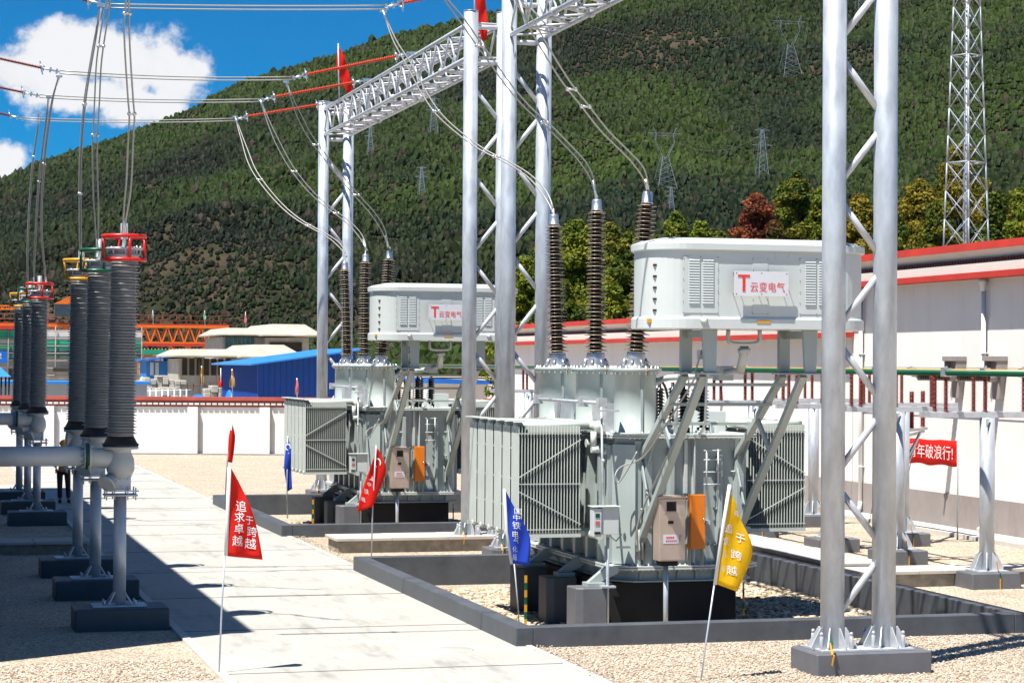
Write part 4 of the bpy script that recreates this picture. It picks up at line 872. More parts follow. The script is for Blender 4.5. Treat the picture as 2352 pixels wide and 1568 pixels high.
# ================================================================ LONG WHITE BUILDING
def building(label, y0, y1, ztop, drains, lamps):
    X = 25.54; r = thing('substation_building', (X+4, (y0+y1)/2, 0), label, 'building')
    z = ztop
    q = MB(); q.box(X,X+9,y0,y1,.0,z-.86); w_ = q.build('wall', 'wallw', r); ORG[w_.name] = ORG[r.name]
    q = MB(); q.box(X-.03,X,y0-.03,y1+.0,-.1,.865); q.build('plinth', 'plinth', r)
    q = MB(); q.box(X-.47,X+9.2,y0-.1,y1,z-.86,z-.72); q.build('red_band', 'redtrim', r)
    q = MB(); q.box(X-.40,X+9.1,y0-.06,y1-.02,z-.72,z-.50); q.prismy([(X-.30,z-.385),(X+.2,z-.385),(X+.2,z-.18),(X-.45,z-.18)], y0-.06, y1-.02); q.build('cornice', 'walltrim', r)
    q = MB(); q.box(X-.33,X-.31+9,y0-.05,y1-.03,z-.50,z-.385); q.build('cornice_recess', 'walltrim', r)
    q = MB(); y = y0
    while y < y1-.2: q.box(X-.40,X-.331,y,y+.105,z-.495,z-.392); y += .15
    q.build('brick_course', 'brick', r)
    q = MB(); q.prismy([(X-.52,z-.18),(X+.3,z-.18),(X+.3,z+.02),(X-.50,z)], y0-.12, y1+.02); q.build('red_coping', 'redtrim', r)
    for y in drains:
        q = MB(); q.tube([(X-.10,y,.20),(X-.10,y,z-1.15)], .055, 12); q.lathe([(.06,0),(.065,.12),(.11,.20),(.11,.30)], (X-.13,y,z-1.17), n=14)
        q.tube([(X-.10,y,.35),(X-.12,y-.02,.18),(X-.25,y-.04,.10)], .06, 10)
        for zz in (1.3,3.0,4.4): 
            if zz < z-1.3: q.box(X-.17,X-.0,y-.07,y+.07,zz,zz+.03)
        q.build('drainpipe', 'wallw', r)
    for y in lamps:
        q = MB(); q.bar((X-.02,y,z-1.95),(X-.30,y,z-1.80), .02,.02); q.lathe([(.05,0),(.07,.05),(.13,.22),(.135,.25)], (X-.30,y,z-1.75), (X-.55,y-.25,z-2.3), n=16)
        q.build('floodlight', 'galvw', r)
    return r, w_
B1, W1 = building('long white building with red cornice at the right, nearer taller part', 25.0, 56.0, 7.1, (48.2, 55.3, 36.0), ())
B2, W2 = building('lower farther part of the white building with red cornice', 56.05, 92.0, 5.74, (57.2, 69.2, 79.5), (66.0, 74.4, 79.8, 86.5))
q = MB(); q.box(25.50,25.545,87.4,88.9,.0,2.6); q.build('door', 'plinth', B2)
q = MB(); q.box(25.36,25.42,50.0,50.1,2.0,2.01) if False else q.box(25.33,25.38,42.9,43.06,1.6,3.0); q.build('red_strip', 'red', B1)
q = MB()
for z in (2.9, 4.05): q.tube([(25.50,30,z),(25.50,55.5,z)], .010, 6)
q.build('cable_run', 'plinth', B1)
# banner in front of the building
r = thing('banner', (24.0, 48.5, 0), 'red banner with white writing on poles in front of the building', 'banner')
ya, yb, zt, zb = 50.9, 46.73, 2.34, 1.73
q = MB(); n = 24; vs = []; 
for j in range(5):
    for i in range(n+1):
        y = ya+(yb-ya)*i/n; t = j/4; z = zt+(zb-zt)*t-.02*math.sin(i*.9)*(1 if j else .4) - .03*math.sin(math.pi*i/n); vs.append((24.0+.02*math.sin(i*.8+j), y, z))
q.add(vs, [(j*(n+1)+i, j*(n+1)+i+1, (j+1)*(n+1)+i+1, (j+1)*(n+1)+i) for j in range(4) for i in range(n)], True); bo = q.build('banner_cloth', 'fred', r)
so_ = bo.modifiers.new('thickness', 'SOLIDIFY'); so_.thickness = .003
q = MB(); vs, fs = glyphs('拼搏是青年破浪行!', 1.0); xs = [a for a,_ in vs]; ys = [b for _,b in vs]
q.add([(23.955, 48.75 - a*(3.7/(max(xs)-min(xs))), 2.03+b*(.34/(max(ys)-min(ys)))) for a, b in vs], fs); q.build('lettering', 'white', r)
for y in (50.9, 46.73):
    q = MB(); q.tube([(24.0,y,.0),(24.0,y,2.6)], .022, 8); q.build('pole', 'galv', r)
q = MB(); q.tube([(24.0,49.9,.05),(24.0,49.2,1.75)], .008, 6); q.tube([(24.0,51.6,.05),(24.0,50.9,1.75)], .008, 6); q.build('guy_wire', 'gap', r)
# ================================================================ PERIMETER WALL
def perimeter():
    a = V(-8.0, 102.6, 0); b = V(60.0, 81.3, 0); L = (b-a).length; d = (b-a).normalized(); n_ = V(d.y, -d.x, 0)   # n_ faces the camera
    r = thing('perimeter_wall', (a+b)/2, 'long white perimeter wall with red coping behind the yard', 'wall')
    def slab(q, s0, s1, o0, o1, z0, z1):
        P = [a+d*s+n_*o for s, o in ((s0,o0),(s1,o0),(s1,o1),(s0,o1))]; q.prism([(p.x,p.y) for p in P], z0, z1)
    q = MB(); slab(q, 0, L, -.12, .12, 0, 2.10); q.build('wall', 'wallw', r)
    q = MB(); slab(q, 0, L, -.16, .16, 2.10, 2.17); slab(q, 0, L, -.26, .26, 2.39, 2.54); q.build('coping', 'redpale', r)
    q = MB(); slab(q, 0, L, -.14, .15, 2.17, 2.39); q.build('frieze', 'redpale', r)
    q = MB(); s = .05
    while s < L: 
        slab(q, s, s+.20, .15, .24, 2.19, 2.28); s += .26
    q.build('dentils', 'whites', r)
    q = MB(); s = 2.0
    while s < L: slab(q, s, s+.45, .12, .36, 0, 2.10); s += 3.18
    q.build('pier', 'wallw', r)
    q = MB(); slab(q, 0, L, .12, .42, 0, .06); q.build('footing', 'plinth', r)
perimeter()
# ================================================================ TOWN BEYOND THE WALL
def lbl(q, name, m, label, cat, group=None, **k): return tag(q.build(name, m, **k), label, cat, group)
def fx(px, Y, py=830): return at(px, py, y=Y).x
def fz(py, Y, px=400): return at(px, py, y=Y).z
# large blue shed
r = thing('blue_shed', (14.5, 118, 0), 'large blue corrugated shed behind the perimeter wall', 'shed')
Y = 112.0; xa, xb = fx(592, Y), fx(815, Y); za, zb2 = fz(836, Y, 592), fz(806, Y, 815)
q = MB(); q.prismy([(xa,0),(xb,0),(xb,zb2),(xa,za)], Y, Y+13)
x = xa
while x < xb: z = za+(zb2-za)*(x-xa)/(xb-xa); q.box(x,x+.05,Y-.03,Y,0,z-.02); x += .30
q.build('wall', 'blueshed', r)
q = MB(); x0 = xa-.012; 
y = Y+.2
while y < Y+13: q.box(xa-.03,xa,y,y+.05,0,za-.05); y += .35
q.build('side_rib', 'blueshed', r)
q = MB(); sl_ = (zb2-za)/(xb-xa); e = .55; q.prismy([(xa-e,za-sl_*e+.01),(xb+e,zb2+sl_*e+.01),(xb+e,zb2+sl_*e+.09),(xa-e,za-sl_*e+.09)], Y-1.3, Y+13.6); q.build('roof', 'bluelt', r)
# two concrete buildings with pale hipped slab roofs
def hiproof(q, x0, x1, y0, y1, z0, z1, ins, th=.12):
    P = [(x0,y0,z0),(x1,y0,z0),(x1,y1,z0),(x0,y1,z0)]; T = [(x0+ins,y0+ins*1.6,z1),(x1-ins,y0+ins*1.6,z1),(x1-ins,y1-ins*1.6,z1),(x0+ins,y1-ins*1.6,z1)]
    B_ = [(x,y,z-th) for x,y,z in P]
    q.add(B_+P+T, [(0,3,2,1),(0,1,5,4),(1,2,6,5),(2,3,7,6),(3,0,4,7),(4,5,9,8),(5,6,10,9),(6,7,11,10),(7,4,8,11),(8,9,10,11)])
def conc_house(label, Y, pxs, eave, ridge, wall_bot, dep, teal):
    (x0p, xmp, x1p) = pxs; r = thing('concrete_building', (fx(xmp,Y), Y+dep/2, 0), label, 'building', 'unfinished concrete buildings')
    x0, xm, x1 = fx(x0p,Y), fx(xmp,Y), fx(x1p,Y); ze, zr = fz(eave,Y,xmp), fz(ridge,Y,xmp)
    q = MB(); hiproof(q, x0, xm+1.2, Y-1.0, Y+dep, ze, zr-.38, 1.0); hiproof(q, xm, x1, Y-3.0, Y+dep+1, ze-.05, zr, 1.35); q.build('roof', 'roofc', r)
    q = MB(); q.box(x0+.5, xm+.6, Y+.6, Y+dep-1, 0, ze-.25); q.box(xm+.6, x1-1.0, Y-1.2, Y+dep, 0, ze-.3); q.build('wall', 'concr', r)
    n = 7; s = (xm-x0-.9)/n
    for i in range(n):
        q = MB(); q.box(x0+.8+i*s, x0+.8+i*s+s*.68, Y+.45, Y+.6, ze-1.55, ze-.22); q.build('window', 'glass' if teal else 'darkin', r)
    q = MB(); q.box(xm+1.0, x1-1.7, Y-1.35, Y-1.2, ze-2.4, ze-.75); q.build('opening', 'darkin', r)
    q = MB()
    for i in range(int((xm-x0)/.45)): q.tube([(x0+.7+i*.45, Y-.2, 0),(x0+.7+i*.45, Y-.2, ze-.4 if i % 3 == 0 else ze-2.2)], .035, 6)
    for z in (ze-2.4, ze-3.3): q.tube([(x0+.5,Y-.25,z),(xm+.5,Y-.25,z)], .04, 6)
    q.build('scaffold', 'timber', r)
conc_house('upper bare concrete building with pale hipped roof and teal windows', 205, (500, 590, 728), 768, 744, 830, 14, True)
conc_house('lower bare concrete building with pale hipped roof behind the blue shed', 172, (397, 540, 686), 817, 791, 880, 12, False)
# orange gantry crane girder on legs
def lattice_girder(q, x0, x1, y, z0, z1, dep, n, rr):
    for yy in (y, y+dep):
        for z in (z0, z1): q.bar((x0,yy,z),(x1,yy,z), rr*2.6)
        s = (x1-x0)/n
        for i in range(n): q.bar((x0+i*s,yy,z0),(x0+(i+.5)*s,yy,z1), rr*1.3); q.bar((x0+(i+.5)*s,yy,z1),(x0+(i+1)*s,yy,z0), rr*1.3)
    s = (x1-x0)/n
    for i in range(n+1): q.bar((x0+i*s,y,z1),(x0+i*s,y+dep,z1), rr); q.bar((x0+i*s,y,z0),(x0+i*s,y+dep,z0), rr)
Y = 250; r = thing('gantry_crane', (fx(300,Y), Y, 0), 'long orange lattice crane girder spanning the building site', 'crane')
x0, x1 = fx(-160,Y), fx(525,Y); z1 = fz(750,Y,400); z0 = fz(788,Y,400)
q = MB(); lattice_girder(q, x0, x1, Y, z0, z1, 2.2, 26, .11); q.build('girder', 'trussor', r)
q = MB(); q.box(x0, x1, Y-.15, Y-.05, z0-.35, z0-.02); q.box(x0,x1,Y-.1,Y+2.3,z1+.15,z1+.3); q.build('rail_beam', 'redtrim', r)
q = MB()
for z in (z1+.7, z1+1.25): q.tube([(x0,Y,z),(x1,Y,z)], .05, 5)
xx = x0
while xx < x1: q.tube([(xx,Y,z1+.3),(xx,Y,z1+1.3)], .05, 5); xx += 1.6
q.build('railing', 'trussdk', r)
for px in (432, 40):
    q = MB(); x = fx(px,Y); q.bar((x,Y+.3,0),(x,Y+.3,z0), .7,.6); q.bar((x,Y+.3,z0-2.0),(x+2.2,Y+.3,z0-.2), .25); q.bar((x,Y+.3,z0-2.0),(x-2.2,Y+.3,z0-.2), .25); q.build('leg', 'trussor', r)
q = MB(); x = fx(152,Y-1); q.box(x-1.3,x+1.3,Y-1.2,Y,z1+1.0,z1+2.4); q.build('hoist_cab', 'pedblue', r); q = MB(); q.prismy([(x-1.4,z1+2.4),(x+1.2,z1+2.4),(x+.6,z1+3.4),(x-.2,z1+3.0)], Y-1.2, Y); q.build('cab_roof', 'trussor', r)
# slender orange crane jib far left
Y = 330; r = thing('crane_jib', (fx(40,Y), Y, 0), 'thin orange crane jib far behind at the left edge', 'crane')
q = MB(); lattice_girder(q, fx(-120,Y), fx(62,Y), Y, fz(710,Y,40), fz(702,Y,40), 1.2, 16, .06); q.build('jib', 'trussor', r)
q = MB(); q.bar((fx(-110,Y),Y+.6,0),(fx(-110,Y),Y+.6,fz(705,Y,0)), 1.2); q.build('mast', 'trussor', r)
# building in green scaffold netting
def netted(label, Y, px0, px1, bands, ribs=8):
    r = thing('netted_building', (fx((px0+px1)/2,Y), Y+6, 0), label, 'building', 'buildings wrapped in scaffold netting')
    x0, x1 = fx(px0,Y), fx(px1,Y)
    q = MB(); q.box(x0+.3,x1-.3,Y+.4,Y+12,0,fz(bands[0][1],Y,100)-.1); q.build('wall', 'concr', r)
    for nm, y0, y1, m in bands:
        q = MB(); q.box(x0,x1,Y,Y+.25,fz(y1,Y,100),fz(y0,Y,100)-.02); q.build(nm, m, r)
    q = MB(); n = ribs
    for i in range(n+1): x = x0+(x1-x0)*i/n; q.tube([(x,Y-.15,0),(x,Y-.15,fz(bands[0][1],Y,100)+.3)], .05, 5)
    for py in range(760, 880, 17): q.tube([(x0,Y-.15,fz(py,Y,100)),(x1,Y-.15,fz(py,Y,100))], .045, 5)
    q.build('scaffold', 'plinth', r)
    return r, x0, x1
r, x0, x1 = netted('unfinished building in green and white scaffold netting', 190, 60, 325, [('net',757,780,'whites'),('net',780,800,'net'),('net',800,808,'netdk'),('net',808,822,'netdk')])
q = MB()
for px in (122,142,265,285): x = fx(px,189.8); q.box(x,x+.75,189.7,189.98,fz(853,190,100),fz(844,190,100))
q.build('opening', 'darkin', r)
r, x0, x1 = netted('unfinished building in teal netting at the left edge', 215, -170, 56, [('net',756,780,'net'),('net',780,790,'roofc'),('net',790,800,'net'),('net',800,830,'netdk')], 6)
q = MB(); q.box(x0, x1, 214.6, 215, fz(756,215,20), fz(748,215,20)); q.build('red_beam', 'redtrim', r)
q = MB(); q.box(fx(20,214), fx(50,214), 214.0, 214.4, fz(872,214,20), fz(846,214,20)); q.build('opening', 'black', r)
for i, (px, py) in enumerate(((330, 803),)):
    Y = 232; r = thing('site_fence', (fx(420,Y), Y, 0), 'green netting fence below the orange girder', 'fence')
    q = MB(); x0, x1 = fx(300,Y), fx(485,Y); n = 30
    q.box(x0,x1,Y,Y+.1,fz(814,Y,400),fz(803,Y,400)); q.build('net', 'net', r)
    q = MB(); 
    for k in range(24): x = x0+(x1-x0)*k/23; q.tube([(x,Y+.2,0),(x,Y+.2,fz(800,Y,400))], .05, 5)
    q.build('post', 'timber', r)
# brown timber and rebar yard below it
def lumps(name, label, cat, m, Y, px0, px1, py0, py1, n, seed, sz=(.5,1.0), group=None):
    rs = random.Random(seed); q = MB()
    for i in range(n):
        px = rs.uniform(px0,px1); t = rs.random(); y = Y+rs.uniform(-2,2); x = fx(px,Y); zt = fz(py0+(py1-py0)*t,Y,px); s = rs.uniform(*sz)
        a = rs.uniform(0,3.1); c_, s_ = math.cos(a)*s/2, math.sin(a)*s/2
        q.prism([(x-c_+s_*.5,y-s_-c_*.5),(x+c_+s_*.5,y+s_-c_*.5),(x+c_-s_*.5,y+s_+c_*.5),(x-c_-s_*.5,y-s_+c_*.5)], max(0,zt-s*3), zt)
    return lbl(q, name, m, label, cat, group)
lumps('timber_stack', 'brown timber and formwork stacked below the green netting', 'timber', 'timber', 225, 312, 430, 812, 835, 60, 4, (.6,1.6))
def tarp(label, Y, px0, px1, top, bot, m='bluetarp', seed=1, dep=3.0):
    rs = np.random.RandomState(seed); x0, x1 = fx(px0,Y), fx(px1,Y); zt = fz(top,Y,(px0+px1)/2); n, k = 22, 14; vs = []
    for j in range(k+1):
        for i in range(n+1):
            u_, v_ = i/n, j/k; e = (math.sin(math.pi*u_)**.35)*(math.sin(math.pi*(.04+.92*v_))**.4); vs.append((x0+(x1-x0)*u_, Y+dep*v_, zt*e*(.72+.16*math.sin(5*u_+seed)+.07*math.sin(13*u_+4*v_))))
    q = MB(); q.add(vs, [(j*(n+1)+i, j*(n+1)+i+1, (j+1)*(n+1)+i+1, (j+1)*(n+1)+i) for j in range(k) for i in range(n)], False)
    return lbl(q, 'tarpaulin', m, label, 'tarpaulin', 'tarpaulin covers on the building site')
tarp('blue tarpaulin heap right of the stacked blocks', 140, 432, 520, 868, 900, seed=2, dep=5)
tarp('low blue tarpaulin just behind the wall coping', 108, 434, 520, 892, 908, seed=3, dep=2)
tarp('pale blue tarpaulin beside the blue shed', 110, 506, 562, 886, 908, 'bluelt', 5, 2)
tarp('white sheet over timber behind the nearest bushing', 165, 318, 352, 846, 870, 'whites', 7, 3)
# stacked concrete blocks
def blocks(label, Y, px0, px1, top, cw=14, ch=10, seed=2, m='concr'):
    rs = random.Random(seed); q = MB(); px = px0
    while px < px1:
        h = top + rs.uniform(0, 12); x0, x1 = fx(px,Y), fx(px+cw-1,Y); z = 0; zt = fz(h,Y,px)
        while z < zt-.1: q.box(x0, x1, Y+rs.uniform(-.2,.1), Y+1.6, z, min(zt, z+.48)); z += .5
        px += cw
    return lbl(q, 'block_stack', m, label, 'blocks', 'stacked blocks on the building site', bevel=.03)
blocks('tall stack of pale concrete blocks left of the tarpaulin', 150, 318, 430, 862)
blocks('low stack of pale concrete blocks nearer the wall', 135, 330, 400, 880, 20, seed=9)
blocks('pale concrete blocks at the foot of the lower concrete building', 148, 470, 545, 885, 16, seed=5)
q = MB()
for i in range(9): q.tube([(fx(325,118),118+.0*i,fz(898+i*1.2,118,400)),(fx(440,118),118.1,fz(896+i*1.2,118,400))], .05, 6)
for px in range(330, 440, 14): q.tube([(fx(px,118),117.8,0),(fx(px,118),117.8,fz(893,118,400))], .04, 5)
lbl(q, 'pipe_rack', 'whites', 'rack of pale pipes just behind the perimeter wall', 'pipes')
# small blue cabin, site office with blue roof, canopy and sign
r = thing('blue_cabin', (fx(370,185),186,0), 'small blue cabin under the orange girder', 'cabin')
Y = 180; q = MB(); x0, xm, x1 = fx(336,Y), fx(378,Y), fx(424,Y); zt = fz(828,Y,380); q.box(x0,x1,Y,Y+5,0,zt); q.build('wall', 'bluelt', r)
q = MB(); q.prismy([(x0-.4,zt),(x1+.4,zt+.25),(x1+.4,zt+.35),(x0-.4,zt+.12)], Y-.6, Y+5.4); q.build('roof', 'bluetarp', r)
q = MB(); 
for px in (345,357): x = fx(px,Y); q.box(x,x+.28,Y-.04,Y,zt-1.2,zt-.15)
q.build('window', 'whites', r)
r = thing('site_office', (fx(180,112),114,0), 'low grey site office with bright blue eaves behind the bushings', 'cabin')
Y = 112; q = MB(); q.box(fx(-60,Y),fx(338,Y),Y,Y+5,0,fz(882,Y,200)); q.build('wall', 'duct', r)
q = MB(); q.box(fx(-64,Y),fx(346,Y),Y-.5,Y+5.5,fz(882,Y,200),fz(876,Y,200)); q.build('roof', 'bluelt', r)
r = thing('canopy', (fx(5,108),108,0), 'pale blue pleated canopy on dark posts at the left edge', 'canopy')
Y = 107; q = MB(); x0, x1 = fx(-70,Y), fx(26,Y); za, zb2 = fz(865,Y,10), fz(838,Y,10); n = 24
vs = [(x0+(x1-x0)*i/n, Y-.06*(i%2), za) for i in range(n+1)]+[(x0+(x1-.55-x0)*i/n, Y+1.6-.05*(i%2), zb2) for i in range(n+1)]
q.add(vs, [(i,i+1,n+2+i,n+1+i) for i in range(n)]); q.build('cover', 'bluelt', r)
for px in (4, 14, 22): q = MB(); x = fx(px,Y); q.tube([(x,Y+.3,0),(x,Y+.3,za)], .05, 6); q.build('post', 'pedblue', r)
r = thing('site_sign', (fx(0,125),125,0), 'blue sign board with a white numeral at the left edge', 'sign')
Y = 125; q = MB(); q.box(fx(-50,Y),fx(17,Y),Y,Y+.1,fz(833,Y,0),fz(806,Y,0)); q.build('board', 'bluetarp', r)
q = MB(); vs, fs = glyphs('2', 1.0); q.add([(fx(0,Y)+a*.45, Y-.01, fz(817,Y,0)+b*.45) for a, b in vs], fs); q.build('lettering', 'white', r)
q = MB(); q.tube([(fx(-20,Y),Y+.1,0),(fx(-20,Y),Y+.1,fz(806,Y,0))], .06, 6); q.build('post', 'pedblue', r)
# blue roofed sheds seen between the far transformer and its gantry
r = thing('distant_shed', (fx(1040,150),152,0), 'long low blue roofed shed seen through the far transformer', 'shed')
Y = 150; q = MB(); q.box(fx(985,Y),fx(1120,Y),Y,Y+8,0,fz(880,Y,1040)); q.build('wall', 'wallw', r)
q = MB(); q.prismy([(fx(980,Y),fz(880,Y,1040)),(fx(1125,Y),fz(882,Y,1040)),(fx(1125,Y),fz(873,Y,1040)),(fx(980,Y),fz(868,Y,1040))], Y-1, Y+9); q.build('roof', 'bluetarp', r)
# ================================================================ HILLSIDE
def _h(ix, iy, s): 
    h = np.sin(ix*127.1+iy*311.7+s*74.7)*43758.5453; return h-np.floor(h)
def vnoise(x, y, s=0):
    ix, iy = np.floor(x), np.floor(y); fx_, fy_ = x-ix, y-iy; u_ = fx_*fx_*(3-2*fx_); v_ = fy_*fy_*(3-2*fy_)
    return (_h(ix,iy,s)*(1-u_)+_h(ix+1,iy,s)*u_)*(1-v_)+(_h(ix,iy+1,s)*(1-u_)+_h(ix+1,iy+1,s)*u_)*v_
def fbm(x, y, s=0, o=4):
    r_ = 0; a = .5; 
    for k in range(o): r_ = r_+a*vnoise(x*2**k, y*2**k, s+k*7); a *= .5
    return r_/(1-.5**o)
SKX = [-1500,-600,0,100,250,420,560,740,900,1060,1150,1500,2352,3200,4200]; SKE = [.045,.066,.0835,.0925,.1025,.1165,.1305,.1415,.151,.159,.1625,.184,.228,.255,.27]
def hill_z(x, y):
    rr = np.hypot(x, y); px = 1176+F*np.tan(np.clip(np.arctan2(x, y)-YAW, -1.2, 1.2)); E = np.interp(px, SKX, SKE)
    r0 = 620.0; r1 = np.interp(px, [0,2352], [1450,1850]); t = (rr-r0)/(r1-r0); tt = np.clip(t, 0, 1)
    z = (r0+(r1-r0)*tt)*E*tt**1.22
    gul = np.abs(fbm(x/260, y/260, 3, 4)-.5)*2                       # ridges and gullies
    z = z + (gul-.35)*95*tt*(1.04-tt)*2.0 + (fbm(x/70, y/70, 9, 3)-.5)*24*np.clip(tt*6,0,1)*(1.1-tt)
    z = z - np.clip(t-1, 0, 5)*180
    return z
th = np.linspace(YAW-.42, YAW+.42, 300); rr = np.concatenate([np.linspace(560, 1900, 260), np.linspace(1930, 2600, 20)])
T_, R_ = np.meshgrid(th, rr); X_ = R_*np.sin(T_); Y_ = R_*np.cos(T_); Z_ = hill_z(X_, Y_); Z_[0] = -2
vs = np.stack([X_,Y_,Z_],2).reshape(-1,3); nr, ntc = X_.shape
i_, j_ = np.meshgrid(np.arange(nr-1), np.arange(ntc-1), indexing='ij'); a = (i_*ntc+j_).ravel(); fs = np.stack([a, a+1, a+ntc+1, a+ntc], 1)
def hillmat():
    m = bpy.data.materials.new('hillside earth and scrub'); m.use_nodes = True; t = m.node_tree; b = t.nodes['Principled BSDF']; b.inputs['Roughness'].default_value = .95; b.inputs['Specular IOR Level'].default_value = .1
    g_ = t.nodes.new('ShaderNodeTexCoord'); n1 = N(t, 'ShaderNodeTexNoise', Scale=.02, Detail=8.0, Roughness=.65); n2 = N(t, 'ShaderNodeTexNoise', Scale=.25, Detail=5.0)
    t.links.new(g_.outputs['Object'], n1.inputs['Vector']); t.links.new(g_.outputs['Object'], n2.inputs['Vector'])
    c1 = N(t, 'ShaderNodeValToRGB'); t.links.new(n1.outputs[0], c1.inputs[0]); e = c1.color_ramp.elements; e[0].position = .40; e[0].color = (.016,.020,.008,1); e[1].position = .60; e[1].color = (.070,.052,.032,1); k = e.new(.5); k.color = (.045,.038,.022,1)
    x = N(t, 'ShaderNodeMix', _data_type='RGBA', _blend_type='MULTIPLY'); x.inputs[0].default_value = .7; t.links.new(c1.outputs[0], x.inputs[6]); t.links.new(n2.outputs[1], x.inputs[7]); 
    vm = N(t, 'ShaderNodeVectorMath', _operation='SCALE'); t.links.new(x.outputs[2], vm.inputs[0]); vm.inputs['Scale'].default_value = 1.5; t.links.new(vm.outputs[0], b.inputs['Base Color'])
    return m
h_ = mesh_np('hill', vs, fs, None, hillmat(), True); h_['kind'] = 'structure'
# forest on the hill: one irregular crown per tree
rs = np.random.RandomState(11); n = 240000
th = YAW + rs.uniform(-.30, .30, n); r2 = np.sqrt(rs.uniform(660**2, 1880**2, n)); X = r2*np.sin(th); Yv = r2*np.cos(th)
px = 1176+F*np.tan(th-YAW); E = np.interp(px, [0,2352], [1450,1850]); tt = (r2-620)/(E-620)
dens = fbm(X/120, Yv/120, 21, 4); scrub = np.clip((900-px)/700,0,1)*np.clip((.55-tt)/.3,0,1)
keep = (tt < 1.02) & (rs.rand(n) < np.clip(1.15-.55*np.clip((dens-.56)*6,0,1)-.62*scrub*np.clip((fbm(X/32,Yv/32,5,3)-.40)*7,0,1), .45, 1))
gu = np.abs(fbm(X/260, Yv/260, 3, 4)-.5)*2; pass
X, Yv, px, tt, scrub, r2 = X[keep], Yv[keep], px[keep], tt[keep], scrub[keep], r2[keep]; n = len(X); Z = hill_z(X, Yv)
bm = bmesh.new(); bmesh.ops.create_icosphere(bm, subdivisions=1, radius=1); bv = np.array([v_.co[:] for v_ in bm.verts]); bf = np.array([[v_.index for v_ in f_.verts] for f_ in bm.faces]); bm.free()
S = rs.uniform(1.1, 2.3, n)*(1-.40*scrub); S *= np.where(rs.rand(n) < .10, 1.5, 1.0)*(1-.35*np.clip((fbm(X/120,Yv/120,21,4)-.56)*6,0,1)); Hh = S*rs.uniform(.75, 1.35, n)*(1-.35*scrub)
W = bv[None]*(1+rs.uniform(-.36,.36,(n,12,1))); taper = np.clip(1.0-.42*(bv[:,2]+.2), .3, 1.25)
W = W*np.column_stack([taper,taper,np.ones(12)])[None]; W = W*np.stack([S,S,Hh],1)[:,None,:]
W[:,:,0] += X[:,None]; W[:,:,1] += Yv[:,None]; W[:,:,2] += (Z+Hh*.75)[:,None]
big = fbm(X/130, Yv/130, 31, 4); cA = np.array([.0050,.0165,.0035]); cB = np.array([.030,.056,.004]); cC = np.array([.050,.050,.007]); cD = np.array([.045,.034,.024])
k1 = np.clip((big-.40)*5.0,0,1)[:,None]*np.clip((px+900)/2200,.25,1)[:,None]; col = cA*(1-k1)+cB*k1; k2 = np.clip(rs.rand(n,1)*1.3-.85,0,1); col = col*(1-k2)+cC*k2
col = col*(.42+.90*np.clip((fbm(X/330,Yv/210,77,3)-.30)*2.6,0,1))[:,None]; kd = (rs.rand(n) < .04+.42*scrub)[:,None]; col = np.where(kd, cD, col); col = col*rs.uniform(.72,1.28,(n,1))
cv = np.repeat(col,12,0)*np.clip(1+rs.uniform(-.22,.22,(n*12,1)),0,2)
fs = (bf[None]+(np.arange(n)*12)[:,None,None]).reshape(-1,3)
fo = mesh_np('forest', W.reshape(-1,3), fs, cv, MT['leaf'], False); tag(fo, 'dense mixed forest of small pines covering the whole hillside', 'forest', kind='stuff')
